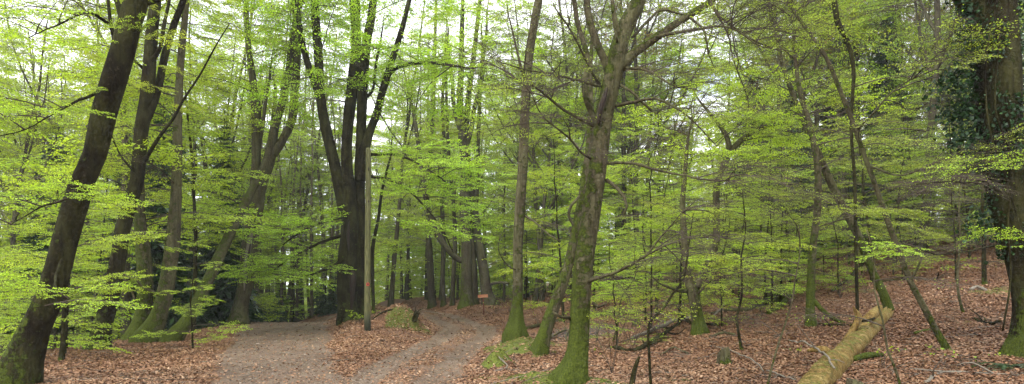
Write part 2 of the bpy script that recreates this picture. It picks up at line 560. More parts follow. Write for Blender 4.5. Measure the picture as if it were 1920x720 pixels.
def make_spray(g, L=0.9, leaf=0.06, nside=7, per=6, leafy=1.0, rt=0.0035, tsides=3, bud=False):
    """A flat fan of twigs growing along +X in the XY plane, leaves alternate on each twig."""
    mb = MB()
    t = np.linspace(0, 1, 5)
    main = np.stack([t * L, 0.08 * L * np.sin(t * 3 + g.uniform(0, 3)), -0.10 * L * t ** 2], -1)
    tube(mb, main, rt * (1 - 0.7 * t) * 1.6, tsides)
    Bs, Ds = [], []
    def at(q):
        return np.array([np.interp(q, t, main[:, k]) for k in range(3)])
    for i in range(nside):
        q = 0.12 + 0.8 * i / nside + g.uniform(-.03, .03)
        s = 1 if i % 2 else -1
        a = s * R(g.uniform(35, 60))
        l = L * (0.55 - 0.38 * q) * g.uniform(0.75, 1.2)
        p0 = at(q)
        d = np.array([math.cos(a), math.sin(a), g.normal(-0.06, 0.08)])
        p1 = p0 + d * l
        p1[2] -= 0.08 * l
        pm = (p0 + p1) / 2 + g.normal(0, 0.03, 3) * l
        tube(mb, [p0, pm, p1], np.array([1, .7, .3]) * rt, tsides)
        for k in range(per):
            f = (k + 0.6) / per
            Bs.append(p0 + (p1 - p0) * f)
            b = a + (1 if k % 2 else -1) * R(g.uniform(35, 65)) * (0 if k == per - 1 else 1)
            Ds.append([math.cos(b), math.sin(b), g.normal(-0.28, 0.32)])
    for k in range(per):
        f = 0.3 + 0.7 * (k + 1) / per
        Bs.append(at(f))
        b = (1 if k % 2 else -1) * R(g.uniform(30, 60)) * (0 if k == per - 1 else 1)
        Ds.append([math.cos(b), math.sin(b), g.normal(-0.28, 0.32)])
    Bs, Ds = np.array(Bs), np.array(Ds)
    if leafy > 0:
        keep = g.random(len(Bs)) < leafy
        leaves(mb, Bs[keep], Ds[keep], leaf, g)
    return mb.pack()

def xf(pk, Rm, T, s=1.0):
    return (pk[0] * s) @ Rm.T + T

def make_tier(g, sprays, L=2.6, nb=9, r0=0.018, sides=4, droop=0.10, dense=1.0):
    """A level bough along +X: curved stem, alternate side boughs, every bough ending in flat leaf sprays."""
    mb = MB()
    t = np.linspace(0, 1, 8)
    yy = 0.10 * L * np.cumsum(g.normal(0, 0.35, 8)) * t
    main = np.stack([t * L, yy, 0.10 * L * np.sin(t * 2.6) - droop * L * t ** 2.2], -1)
    tube(mb, main, r0 * (1 - 0.85 * t) + 0.002, sides)
    def at(q): return np.array([np.interp(q, t, main[:, k]) for k in range(3)])
    def put(p, a, s=1.0, pitch=0.0):
        sp = sprays[g.integers(len(sprays))]
        Rm = rot_z(a) @ rot_y(pitch + g.normal(0.02, 0.12)) @ rot_x(g.normal(0, 0.16))
        mb.addp(sp, xf(sp, Rm, p, s), g.normal(0, 0.10))
    put(at(0.97), g.normal(0, .2), 1.0)
    for i in range(nb):
        q = 0.18 + 0.75 * i / nb + g.uniform(-.03, .03)
        s = 1 if i % 2 else -1
        a = s * R(g.uniform(32, 62))
        l = L * (0.52 - 0.36 * q) * g.uniform(0.7, 1.25)
        p0 = at(q)
        d = np.array([math.cos(a), math.sin(a), g.normal(0.0, 0.10)])
        k = np.linspace(0, 1, 4)[:, None]
        pp = p0 + d * l * k + g.normal(0, 0.03, (4, 3)) * l * k
        pp[:, 2] -= 0.10 * l * k[:, 0] ** 2
        tube(mb, pp, r0 * 0.45 * (1 - q * .6) * np.linspace(1, .25, 4), 3)
        put(pp[-1], a + g.normal(0, .25), g.uniform(.8, 1.1))
        m = max(1, int(l / 0.55 * dense))
        for j in range(m):
            f = (j + 0.5) / m
            s2 = 1 if (j + i) % 2 else -1
            put(p0 + (pp[-1] - p0) * f, a + s2 * R(g.uniform(30, 60)), g.uniform(.6, .95))
    for j in range(int(L / 0.5 * dense)):
        q = 0.35 + 0.6 * g.random()
        put(at(q), (1 if j % 2 else -1) * R(g.uniform(30, 60)), g.uniform(.55, .9))
    return mb.pack()

g = np.random.default_rng(11)
SP_NEAR = [make_spray(g, 0.75, 0.068, 8, 5, 0.95) for _ in range(6)]
SP_MID = [make_spray(g, 0.9, 0.080, 8, 5, 0.95, 0.005) for _ in range(6)]
SP_FAR = [make_spray(g, 1.3, 0.18, 7, 4, 0.95, 0.009) for _ in range(5)]
SP_SPARSE = [make_spray(g, 0.8, 0.058, 7, 5, 0.7, 0.004) for _ in range(6)]
SP_SPARSE_FAR = [make_spray(g, 1.3, 0.13, 7, 4, 0.55, 0.008) for _ in range(6)]
SP_BARE = [make_spray(g, 0.9, 0.045, 8, 3, 0.06, 0.0045) for _ in range(6)]
TR_NEAR = [make_tier(g, SP_NEAR, 2.3, 8) for _ in range(5)]
TR_MID = [make_tier(g, SP_MID, 2.8, 8, 0.022) for _ in range(5)]
TR_FAR = [make_tier(g, SP_FAR, 3.6, 7, 0.03, dense=0.5) for _ in range(4)]
TR_SPARSE = [make_tier(g, SP_SPARSE, 2.4, 8, 0.02) for _ in range(4)]
TR_SPARSE_FAR = [make_tier(g, SP_SPARSE_FAR, 3.4, 8, 0.03, dense=0.6) for _ in range(4)]
TR_BARE = [make_tier(g, SP_BARE, 2.4, 9, 0.02) for _ in range(4)]

TR_OLIVE = [make_tier(g, [make_spray(g, 0.9, 0.075, 7, 5, 0.85, 0.005) for _ in range(4)], 2.6, 8, 0.022) for _ in range(4)]

def add_tier(mb, tiers, p, az, scale=1.0, pitch=0.0, g=rng, dr=0.0):
    """az: compass direction in degrees, 0 = +X, 90 = +Y; pitch > 0 points the bough upward."""
    pk = tiers[g.integers(len(tiers))]
    Rm = rot_z(R(az)) @ rot_y(-pitch) @ rot_x(g.normal(0, 0.12))
    mb.addp(pk, xf(pk, Rm, np.asarray(p), scale), dr + g.normal(0, 0.05))

# ------------------------------------------------------------------ hand-traced trees
def lerp_stem(c, f):
    s = f * (len(c) - 1)
    i = min(int(s), len(c) - 2)
    return c[i] + (c[i + 1] - c[i]) * (s - i)

def pxpts(pts, Y):
    out = []
    for q in pts:
        u, v, hw = q[:3]
        y = Y + (q[3] if len(q) > 3 else 0)
        out.append([*P(u, v, y), 0.86 * hw / F * y])
    return np.array(out)

def moss_fn(gz, top, amount=1.0, base=0.0, side=None):
    def f(V, a):
        h = V[:, :, 2] - gz
        m = base + amount * np.exp(-np.clip(h, 0, None) / top)
        up = a[:, :, 2]
        m = m + 0.25 * up
        if side is not None:
            m = m + 0.30 * (a[:, :, 0] * side[0] + a[:, :, 1] * side[1])
        return m
    return f

class Tree:
    def __init__(self, label, stems, Y=None, bark='bark', name='beech_tree', cat='tree', group=None, moss=(1.0, 0.8, 0.0), flare=(1.0, 0.35, 5),
                 sides=20, side=(-0.6, -0.5), rough=0.10, ext=4.0, seed=None, step=0.14):
        u, v = stems[0][0][:2]
        self.Y = Y if Y else ground_hit(u, v)
        self.seed = seed if seed is not None else int(abs(u) + abs(v)) % 97
        self.g = np.random.default_rng(1000 + self.seed)
        self.bark = M[bark]
        first = pxpts(stems[0], self.Y)
        gz = float(H(first[0, 0], first[0, 1]))
        self.base = np.array([first[0, 0], first[0, 1], gz])
        self.root = empty(name, tuple(self.base), label, cat, group)
        self.curves = []
        mf = moss_fn(gz, moss[1], moss[0], moss[2], side)
        for k, st in enumerate(stems):
            q = pxpts(st, self.Y)
            if k == 0:
                d = q[1] - q[0]
                low = q[0].copy()
                low[:3] -= d[:3] / max(abs(d[2]), 0.1) * max(0.35, q[0][2] - gz + 0.35)
                q = np.vstack([low, q])
            if st[-1][1] <= 10:   # leaves the picture at the top: carry it on
                d = q[-1] - q[-2]
                e = q[-1] + d / max(np.linalg.norm(d[:3]), .1) * ext
                e[3] = q[-1, 3] * 0.45
                q = np.vstack([q, e])
            elif q[-1, 3] > .02:
                d = q[-1] - q[-2]
                d = d[:3] / max(np.linalg.norm(d[:3]), .01)
                e = np.array([*(q[-1, :3] + d * q[-1, 3] * 22 + [0, 0, q[-1, 3] * 6]), .006])
                m_ = (q[-1] + e) / 2; m_[:3] += self.g.normal(0, 1, 3) * q[-1, 3]
                if st[-1][2] < 9: q = np.vstack([q, m_, e])
            c = catmull(q, step if k == 0 else step * 1.1)
            if q[-1, 3] < 0.05: pass
            mb = MB()
            r = np.clip(c[:, 3], 0.004, None)
            tube(mb, c[:, :3], r, sides if k == 0 else max(8, sides - 6), 0, 0.5, mf, cap=True, rough=rough,
                 flare=(*flare, gz) if k == 0 and flare else None, seed=self.seed + k)
            mb.build('trunk' if k == 0 else 'limb', [self.bark], self.root, origin=self.base)
            self.curves.append(c)
        self.twigs = MB()
        self.fol = MB()
    def at(self, k, f): return lerp_stem(self.curves[k], f)
    def branch(self, pts, tiers=None, hw=None, n=0, bare=0, leafy_from=0.35, size=0.6, sides=6, dy=0.0, part=True):
        """A traced bough: pixel rows (u, v, half width px, dY). Fine boughs grow off it."""
        q = pxpts([(p[0], p[1], p[2] if len(p) > 2 else 1.5, p[3] if len(p) > 3 else 0) for p in pts], self.Y + dy)
        c = catmull(q, 0.12)
        # natural crookedness
        c[1:, :3] += np.cumsum(self.g.normal(0, 0.006, (len(c) - 1, 3)), axis=0)
        mb = MB()
        tube(mb, c[:, :3], np.clip(c[:, 3], 0.004, None), sides, 0, 0.5, 0.12, cap=True, rough=0.08, seed=self.seed)
        (mb.build('branch', [self.bark], self.root, origin=self.base) if part else self.twigs.addp(mb.pack()))
        d = c[-1, :3] - c[0, :3]
        az0 = math.degrees(math.atan2(d[1], d[0]))
        for i in range(n):
            f = self.g.uniform(leafy_from, 1.0)
            p = lerp_stem(c, f)[:3]
            add_tier(self.fol, tiers, p, az0 + self.g.choice([-1, 1]) * self.g.uniform(20, 75), size * self.g.uniform(.7, 1.2), self.g.normal(0.05, .15), self.g)
        for i in range(bare):
            f = self.g.uniform(0.2, 1.0)
            p = lerp_stem(c, f)[:3]
            add_tier(self.twigs, TR_BARE, p, az0 + self.g.choice([-1, 1]) * self.g.uniform(20, 80), size * self.g.uniform(.5, 1.1), self.g.normal(0.1, .4), self.g)
        return c
    def boughs(self, k, n, f0, f1, tiers, size=(0.8, 1.3), pitch=(0.1, 0.15), az=(0, 360), fol=True):
        for i in range(n):
            f = f0 + (f1 - f0) * (i + self.g.random()) / n
            c = self.at(k, f)
            a = self.g.uniform(*az)
            p = c[:3]
            add_tier(self.fol if fol else self.twigs, tiers, p, a, self.g.uniform(*size), self.g.normal(*pitch), self.g)
    def done(self, leaf='leaf', twig='twig'):
        if self.fol.v and self.twigs.v:
            self.fol.addp(self.twigs.pack())
            self.twigs = MB()
        if self.fol.v:
            self.fol.build('crown', [M[twig], M[leaf]], self.root, smooth=False, origin=self.base)
        if self.twigs.v:
            self.twigs.build('twigs', [M[twig], M[leaf]], self.root, smooth=False, origin=self.base)
        return self.root

#TREES
GL, GC, GR_ = 'tall beeches on the bank left of the gravel track', 'old beeches beside the winding track', 'trees on the leafy slope'
# big leaning dark beech, far left
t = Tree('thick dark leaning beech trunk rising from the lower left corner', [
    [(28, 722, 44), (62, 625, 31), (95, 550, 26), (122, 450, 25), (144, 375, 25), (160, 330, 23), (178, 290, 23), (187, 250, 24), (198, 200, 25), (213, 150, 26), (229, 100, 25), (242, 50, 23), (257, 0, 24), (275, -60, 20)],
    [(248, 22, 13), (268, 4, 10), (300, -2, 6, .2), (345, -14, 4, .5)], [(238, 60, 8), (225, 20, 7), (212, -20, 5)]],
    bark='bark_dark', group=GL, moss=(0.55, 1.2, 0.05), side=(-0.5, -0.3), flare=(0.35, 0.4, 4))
t.branch([(165, 330, 4), (120, 372, 3, -.8), (70, 390, 2, -1.4), (10, 420, 1, -2)], TR_NEAR, n=4, size=0.5)
t.branch([(190, 170, 4), (150, 190, 3, -.4), (105, 212, 2, -.9), (50, 245, 1.2, -1.3), (-10, 262, 1, -1.6)], TR_NEAR, n=6, bare=2, size=0.55)
t.branch([(215, 80, 5), (206, 20, 4), (200, -30, 3)], n=0, bare=2)
t.branch([(205, 45, 4), (160, 22, 3, -.5), (110, 45, 2, -1), (55, 68, 1.2, -1.5)], TR_NEAR, n=5, bare=3, size=0.55)
t.branch([(115, 480, 3), (105, 540, 3, -1.2), (130, 560, 2, -1.9), (60, 575, 1, -2.6)], TR_NEAR, n=5, size=0.45, leafy_from=.5)
t.boughs(0, 9, .38, .8, TR_NEAR, (0.18, 0.34), (0.0, .2), (200, 340))
t.boughs(0, 9, .75, 1, TR_NEAR, (0.5, 1.1), (0.1, .2))
t.boughs(0, 3, .5, .8, TR_NEAR, (0.5, 0.7), (0.1, .1), (150, 260))
t.done()
# second leaning beech with upright forks
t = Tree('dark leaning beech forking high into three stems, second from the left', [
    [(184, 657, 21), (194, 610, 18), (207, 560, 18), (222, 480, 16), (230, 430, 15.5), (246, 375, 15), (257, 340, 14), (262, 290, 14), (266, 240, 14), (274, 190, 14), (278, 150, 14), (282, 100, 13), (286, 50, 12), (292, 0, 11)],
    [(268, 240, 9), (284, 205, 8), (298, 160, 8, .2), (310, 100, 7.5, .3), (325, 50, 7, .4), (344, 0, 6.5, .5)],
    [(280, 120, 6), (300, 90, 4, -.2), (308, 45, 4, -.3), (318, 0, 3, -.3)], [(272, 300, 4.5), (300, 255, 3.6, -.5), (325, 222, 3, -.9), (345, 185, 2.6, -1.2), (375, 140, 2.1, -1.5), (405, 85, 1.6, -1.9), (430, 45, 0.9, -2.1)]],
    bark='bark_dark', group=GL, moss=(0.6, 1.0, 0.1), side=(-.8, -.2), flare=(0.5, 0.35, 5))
t.boughs(0, 6, .3, .75, TR_NEAR, (0.3, 0.5), (0, .15), (180, 350))
t.boughs(0, 6, .75, 1, TR_NEAR, (0.7, 1.2)); t.boughs(1, 6, .4, 1, TR_NEAR, (0.5, 1.0)); t.boughs(3, 4, .4, 1, TR_NEAR, (0.3, .6))
t.branch([(262, 335, 3), (225, 290, 2, -.5), (205, 240, 1.5, -.9)], bare=2)
t.branch([(270, 130, 3), (250, 110, 2.5, -.3), (215, 90, 2, -.8)], TR_NEAR, n=4, size=.5)
t.done()
# twin mossy beeches
t = Tree('mossy green beech trunk, upright one of the pair on the bank crest', [
    [(258, 636, 19), (268, 590, 15), (273, 550, 15.5), (270, 500, 15), (267, 455, 15), (262, 410, 12), (262, 330, 9), (268, 240, 7), (275, 150, 6), (285, 60, 5), (290, 0, 4)]],
    bark='bark', group=GL, moss=(0.5, 3.0, 0.25), flare=(0.7, 0.4, 4), name='beech_tree')
t.branch([(255, 570, 3), (248, 545, 3), (236, 520, 2, -.3)]); t.boughs(0, 24, .22, .95, TR_MID, (0.6, 1.2)); t.done()
t = Tree('mossy beech bending up beside the upright mossy trunk on the bank crest', [
    [(276, 640, 22), (298, 592, 17), (311, 540, 16), (320, 485, 15), (326, 430, 14), (330, 370, 11.5), (332, 300, 10), (334, 200, 8.5), (340, 100, 7.5), (350, 0, 6)]],
    bark='bark', group=GL, moss=(0.6, 1.8, 0.15), flare=(0.6, 0.4, 3))
t.branch([(306, 560, 3.5), (290, 548, 3, -.4), (270, 540, 2.5, -.7), (252, 520, 2, -.9)], bare=1, size=.4)
t.boughs(0, 24, .24, .95, TR_MID, (0.6, 1.2), (.1, .15), (90, 290)); t.done()
t = Tree('beech trunk slanting strongly right behind the leafy bush', [
    [(322, 640, 16), (352, 600, 13), (388, 530, 12, 1), (420, 462, 11, 3), (450, 400, 10, 6), (478, 345, 8, 8.5), (498, 300, 6, 10), (510, 240, 5, 11), (516, 170, 3, 12)]],
    bark='bark', group=GL, moss=(0.55, 2.4, 0.2), flare=(0.6, 0.4, 3))
t.boughs(0, 12, .4, .95, TR_MID, (0.6, 1.0), (.1, .15), (90, 280)); t.done()
# torn-bark beech with high forks
t = Tree('beech with torn splintered bark and three upright forks by the track crest', [
    [(446, 607, 19), (452, 570, 16), (462, 520, 16), (468, 460, 17), (478, 400, 17), (486, 350, 16), (505, 298, 13), (515, 240, 9), (530, 190, 8), (540, 140, 7.5), (548, 80, 7), (562, 0, 7)],
    [(474, 380, 12), (479, 330, 10), (481, 260, 10), (480, 200, 10), (474, 150, 8), (466, 90, 6), (462, 30, 6), (462, 0, 5)],
    [(512, 290, 10), (530, 262, 9), (547, 225, 9), (553, 170, 9), (557, 100, 8.5), (556, 40, 8), (552, 0, 7)],
    [(484, 280, 4), (492, 240, 4), (498, 190, 3.5), (505, 150, 3)]],
    bark='bark', group=GL, moss=(0.35, 1.0, 0.05), flare=(0.6, 0.35, 4))
for k, n_ in ((0, 12), (1, 18), (2, 18)): t.boughs(k, n_, .3, .98, TR_MID, (0.6, 1.2))
mb = MB()
c = catmull(np.array([[*P(458, 545, t.Y - .42), .02], [*P(461, 500, t.Y - .47), .10], [*P(468, 455, t.Y - .47), .10], [*P(474, 425, t.Y - .42), .02]]), .1)
tube(mb, c[:, :3], c[:, 3], 8, cap=True, rough=.3); mb.build('bark_scar', [M['pale_wood']], t.root, origin=t.base)
mb = MB()
c = catmull(np.array([[*P(464, 500, t.Y - .52), .02], [*P(466, 480, t.Y - .56), .045], [*P(470, 455, t.Y - .55), .02]]), .1)
tube(mb, c[:, :3], c[:, 3], 8, cap=True, rough=.3); mb.build('hollow', [M['hollow']], t.root, origin=t.base)
t.done()
# great multi-stemmed beech on the island
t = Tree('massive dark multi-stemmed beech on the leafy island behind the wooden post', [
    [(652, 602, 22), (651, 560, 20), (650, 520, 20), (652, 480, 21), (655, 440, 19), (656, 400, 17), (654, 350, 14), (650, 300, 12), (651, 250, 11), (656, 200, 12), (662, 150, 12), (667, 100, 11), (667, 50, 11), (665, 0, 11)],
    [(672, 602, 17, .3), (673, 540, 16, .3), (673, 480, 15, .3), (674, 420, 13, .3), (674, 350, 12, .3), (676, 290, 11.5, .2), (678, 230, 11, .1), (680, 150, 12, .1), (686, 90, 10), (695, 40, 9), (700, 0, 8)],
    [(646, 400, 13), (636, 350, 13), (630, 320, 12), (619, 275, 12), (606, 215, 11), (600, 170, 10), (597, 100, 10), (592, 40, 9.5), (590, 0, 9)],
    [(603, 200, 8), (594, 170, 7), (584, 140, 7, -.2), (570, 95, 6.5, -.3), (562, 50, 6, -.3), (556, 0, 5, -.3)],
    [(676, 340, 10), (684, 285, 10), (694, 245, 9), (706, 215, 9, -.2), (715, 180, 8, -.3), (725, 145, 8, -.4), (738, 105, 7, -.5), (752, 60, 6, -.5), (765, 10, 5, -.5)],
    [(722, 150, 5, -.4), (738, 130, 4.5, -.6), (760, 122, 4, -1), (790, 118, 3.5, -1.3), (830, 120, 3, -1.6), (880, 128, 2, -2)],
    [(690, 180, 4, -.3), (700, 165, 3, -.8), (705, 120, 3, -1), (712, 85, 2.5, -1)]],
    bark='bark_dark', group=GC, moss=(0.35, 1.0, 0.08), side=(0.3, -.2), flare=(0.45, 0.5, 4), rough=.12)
for k, n_, f0 in ((0, 12, .5), (1, 10, .55), (2, 14, .35), (3, 9, .4), (4, 14, .3), (5, 14, .3)): t.boughs(k, n_, f0, .98, TR_MID, (0.6, 1.25), (-.05, .3))
for pts in ([(672, 330, 3), (620, 230, 3, -1)], ):
    pass
t.branch([(664, 400, 4), (600, 420, 3, -1.5), (560, 440, 2, -2.5), (530, 462, 1.5, -3)], TR_MID, n=9, size=.6)
t.branch([(645, 440, 4), (600, 455, 3, -1), (550, 480, 2, -1.5), (515, 505, 1.5, -2)], TR_MID, n=9, size=.6)
t.branch([(655, 480, 4), (610, 505, 3, -1), (560, 518, 2, -1.5), (510, 522, 1.5, -2)], TR_MID, n=9, size=.6)
t.branch([(690, 290, 4), (740, 290, 3, -2), (790, 310, 2, -3), (835, 340, 1.5, -4)], TR_MID, n=12, size=.7)
t.branch([(690, 330, 4), (740, 340, 3, -1), (790, 380, 2, -2), (830, 430, 1.5, -3), (850, 470, 1, -3)], TR_MID, n=14, size=.7)
mb = MB()
c = catmull(np.array([[*P(658, 585, t.Y - .78), .03], [*P(661, 550, t.Y - .80), .09], [*P(662, 520, t.Y - .84), .13], [*P(660, 508, t.Y - .8), .05]]), .1)
tube(mb, c[:, :3], c[:, 3], 10, cap=True, rough=.25); mb.build('hollow', [M['hollow']], t.root, origin=t.base)
mb = MB()
c = catmull(np.array([[*P(654, 470, t.Y - .62), .02], [*P(653, 440, t.Y - .66), .06], [*P(655, 415, t.Y - .62), .02]]), .1)
tube(mb, c[:, :3], c[:, 3], 8, cap=True, rough=.25); mb.build('hollow', [M['hollow']], t.root, origin=t.base)
t.done()
# thin dark sapling right of the post
t = Tree('thin dark sapling curving up just right of the wooden post', [
    [(701, 590, 4), (699, 540, 4), (698, 485, 4.5), (701, 450, 4), (709, 412, 3.5), (716, 360, 3), (728, 310, 2.5), (733, 290, 2)]], bark='bark_dark', flare=(.2, .2, 3), sides=8, cat='sapling', name='beech_sapling')
t.boughs(0, 8, .3, .95, TR_MID, (.35, .6)); t.done()
# mid-distance beeches by the bend
GM = 'dark beeches at the far bend of the winding track'
t = Tree('forked beech behind the orange sign with a long curved limb', [
    [(875, 574, 15), (875, 520, 12), (875, 460, 12), (873, 420, 11), (871, 370, 11), (873, 310, 11), (868, 260, 10), (864, 225, 8), (862, 180, 7), (865, 125, 6), (866, 60, 5), (868, 0, 4)],
    [(874, 492, 7), (858, 485, 6.5), (842, 470, 6.5, -.3), (828, 452, 6.5, -.4), (818, 435, 6.5, -.4), (806, 402, 6, -.4), (797, 365, 5.5, -.4), (790, 310, 5, -.3), (782, 255, 4.5), (775, 210, 4), (768, 180, 3)],
    [(870, 290, 6), (884, 240, 5), (890, 200, 5), (902, 160, 4.5), (906, 110, 4), (912, 60, 3)],
    [(868, 260, 6), (856, 220, 5), (850, 190, 4.5), (848, 150, 4), (840, 90, 3)]],
    bark='bark_far', group=GM, moss=(.5, 1, .1), flare=(.5, .4, 4), sides=14)
for k, n_ in ((0, 10), (1, 8), (2, 8), (3, 8)): t.boughs(k, n_, .4, .98, TR_MID, (0.7, 1.3))
t.done()
t = Tree('dark beech leaning left directly behind the small orange sign', [
    [(922, 584, 15), (912, 545, 12), (907, 510, 11), (900, 470, 10.5), (894, 440, 10), (889, 400, 10), (884, 365, 9), (880, 340, 8.5), (876, 300, 8), (874, 240, 7), (880, 170, 6), (890, 90, 5), (900, 0, 4)]], Y=43.0,
    bark='bark_far', group=GM, moss=(.35, .8, 0), flare=(.7, .5, 4), sides=14)
t.branch([(915, 535, 3.5), (935, 530, 3, -.5), (955, 532, 3, -1)])
t.boughs(0, 12, .45, .98, TR_MID, (0.7, 1.3)); t.done()
for i, (bu, bv, hw, lab, pts) in enumerate([
    (810, 577, 9, 'dark short beech trunk where the winding track vanishes, mossy foot', [(808, 530, 8), (806, 480, 7), (802, 420, 6.5), (800, 360, 6), (808, 280, 5.5), (812, 200, 5), (815, 100, 4), (818, 0, 3)]),
    (832, 574, 6, 'slim grey trunk between the vanishing track and the forked beech', [(830, 520, 5), (832, 460, 5), (829, 380, 4.5), (834, 300, 4), (830, 200, 3.5), (834, 100, 3)]),
    (848, 573, 5, 'thin leaning trunk just left of the forked beech', [(850, 520, 5), (853, 450, 4.5), (850, 380, 4), (842, 300, 4), (838, 220, 3), (836, 120, 3)]),
    (893, 572, 7, 'dark straight trunk half hidden by the small orange sign', [(890, 520, 6), (888, 450, 5), (893, 380, 5), (896, 300, 4), (899, 200, 4), (905, 90, 3)])]):
    t = Tree(lab, [[(bu, bv, hw)] + pts], bark='bark_far', group=GM, moss=(.5, .6, 0), flare=(.4, .3, 4), sides=10)
    t.boughs(0, 9, .35, .98, TR_MID, (0.5, 1.0)); t.done()
# right verge trees
t = Tree('straight slender beech with wide mossy foot right of the winding track', [
    [(967, 628, 16), (968, 600, 13.5), (970, 560, 11.5), (971, 500, 11), (972, 440, 11), (977, 360, 11), (981, 300, 10.5), (983, 240, 10.5), (986, 175, 10), (993, 100, 9.5), (1001, 50, 9), (1010, 0, 9), (1020, -50, 8)],
    [(984, 150, 3), (978, 130, 3, -.2), (968, 90, 2.5, -.3), (960, 55, 2, -.4)]], Y=16.0,
    bark='bark', group=GC, moss=(0.9, 0.9, 0.12), flare=(1.1, 0.35, 5), side=(.5, -.4))
t.branch([(975, 508, 2), (955, 500, 1.5, -.3), (935, 470, 1.2, -.6), (938, 440, 1, -.7)], bare=1, size=.3)
t.branch([(985, 405, 2.5), (1005, 418, 2, -.3), (1030, 440, 2, -.5), (1052, 452, 1.5, -.6)], bare=2, size=.4)
t.boughs(0, 6, .35, .9, TR_SPARSE, (.3, .5)); t.boughs(0, 8, .7, 1, TR_NEAR, (.5, 1.0)); t.done()
t = Tree('curved mossy stem leaning right close behind the thick mossy trunk', [
    [(1010, 662, 17), (1020, 630, 14), (1033, 590, 13.5), (1050, 545, 12), (1062, 510, 11), (1073, 465, 10.5), (1083, 415, 10), (1092, 370, 10), (1100, 320, 9), (1106, 260, 8), (1108, 200, 7), (1105, 140, 6)]],
    bark='bark', group=GC, moss=(0.5, 0.6, 0.28), flare=(0.45, 0.3, 4))
t.branch([(1080, 430, 3.5), (1068, 405, 3.5, -.1), (1072, 385, 3.5, -.2), (1088, 368, 3, -.2)])
t.boughs(0, 4, .3, .95, TR_BARE, (.3, .6)); t.done('leaf_dull')
# main trunk
t = Tree('thick mossy beech with a long bark wound, forking at the top, nearest the track', [
    [(1068, 716, 26), (1080, 672, 22), (1085, 630, 21), (1088, 570, 21), (1093, 510, 21), (1101, 450, 20.5), (1109, 395, 20.5), (1118, 335, 20.5), (1124, 280, 19.5), (1129, 240, 19), (1136, 200, 19), (1146, 155, 19), (1155, 120, 20), (1160, 90, 19), (1172, 55, 18), (1186, 25, 17), (1200, -5, 15), (1222, -60, 12)],
    [(1146, 150, 10), (1136, 118, 9), (1124, 92, 8), (1110, 55, 8), (1102, 20, 7.5), (1100, -10, 7), (1096, -60, 6)],
    [(1160, 130, 13), (1174, 112, 11), (1195, 95, 9.5), (1228, 72, 8.5), (1262, 48, 8), (1298, 25, 7.5), (1332, 3, 7), (1360, -20, 6)],
    [(1122, 235, 7), (1108, 208, 7), (1098, 178, 7, -.1), (1097, 150, 6.5, -.1), (1103, 118, 6, -.1), (1096, 85, 5.5, -.1), (1082, 40, 5), (1074, -20, 5)],
    [(1166, 90, 7), (1156, 50, 6, -.1), (1150, 20, 5, -.1), (1146, -20, 4)]],
    bark='bark', group=GC, moss=(1.0, 1.0, 0.26), flare=(1.0, 0.26, 4), side=(-.5, -.2), sides=28, rough=.09, step=.07)
BR = [
    [(1150, 200, 4), (1190, 192, 3.5, -.3), (1230, 187, 3, -.5), (1260, 202, 2.6, -.6), (1290, 220, 2.2, -.7), (1320, 250, 1.6, -.8), (1345, 275, 1, -.8)],
    [(1160, 158, 3.5), (1180, 170, 3, -.2), (1200, 190, 2.6, -.3), (1222, 207, 3, -.3)],
    [(1168, 127, 3.5), (1210, 130, 3, -.3), (1240, 145, 2.5, -.5), (1272, 162, 1.8, -.7), (1300, 158, 1, -.8)],
    [(1136, 306, 4), (1180, 308, 3.5, -.4), (1225, 317, 3, -.8), (1270, 325, 2.5, -1.1), (1330, 335, 1.8, -1.3), (1400, 330, 1, -1.6)],
    [(1112, 236, 4), (1075, 215, 3.2, -.2), (1045, 195, 2.8, -.4), (1015, 170, 2.2, -.6), (990, 153, 1.8, -.8), (950, 140, 1, -1)],
    [(1128, 162, 3), (1080, 150, 2.6, -.4), (1040, 140, 2.2, -.8), (990, 132, 1.6, -1), (940, 118, 1, -1.2)],
    [(1125, 158, 3), (1108, 132, 2.8, -.2), (1090, 98, 2.4, -.4), (1065, 50, 2, -.6), (1040, 10, 1.6, -.8)],
    [(1092, 537, 5.5), (1110, 524, 4.5, -.2), (1135, 517, 4, -.4), (1160, 508, 3.5, -.6), (1185, 495, 3, -.8), (1220, 475, 2.4, -1), (1248, 460, 1.8, -1.2)],
    [(1205, 485, 2.6, -.9), (1230, 455, 2.2, -1), (1258, 425, 1.8, -1.1), (1280, 400, 1.4, -1.2), (1310, 375, 1, -1.3)],
    [(1070, 597, 4.5), (1052, 592, 3, -.2), (1038, 584, 2, -.3)],
    [(1138, 338, 5), (1158, 350, 4, -.3), (1172, 366, 3.5, -.4), (1176, 384, 3, -.4), (1170, 400, 3, -.4)],
    [(1112, 300, 3), (1090, 285, 2.6, -.3), (1070, 258, 2.2, -.5), (1040, 235, 1.8, -.7), (1015, 205, 1.4, -.9), (1000, 160, 1, -1)],
    [(1112, 568, 3.5, -.1), (1120, 575, 3, -.2), (1135, 570, 2.5, -.3)],
    [(1230, 70, 4, -.1), (1270, 60, 3.4, -.3), (1300, 55, 3, -.4), (1360, 52, 2, -.8), (1420, 85, 1.5, -1), (1480, 95, 1, -1.2)],
    [(1330, 5, 4), (1350, 35, 3, -.3), (1380, 60, 2.4, -.4), (1420, 85, 2, -.5), (1460, 100, 1.4, -.6)],
    [(1340, 20, 2.5, -.2), (1362, 60, 2, -.3), (1372, 110, 1.8, -.3), (1390, 160, 1.5, -.4), (1400, 200, 1, -.5)],
    [(1290, 30, 3), (1320, 60, 2.2, -.2), (1325, 100, 1.8, -.3), (1340, 130, 1, -.4)],
    [(1185, 70, 3), (1215, 40, 3, .3), (1240, 20, 2.5, .5), (1280, 30, 2, .7), (1330, 22, 1.5, .9)],
    [(1155, 60, 3, -.3), (1158, 80, 2.4, -.4), (1152, 30, 2, -.4), (1160, 5, 1.6, -.4)],
]
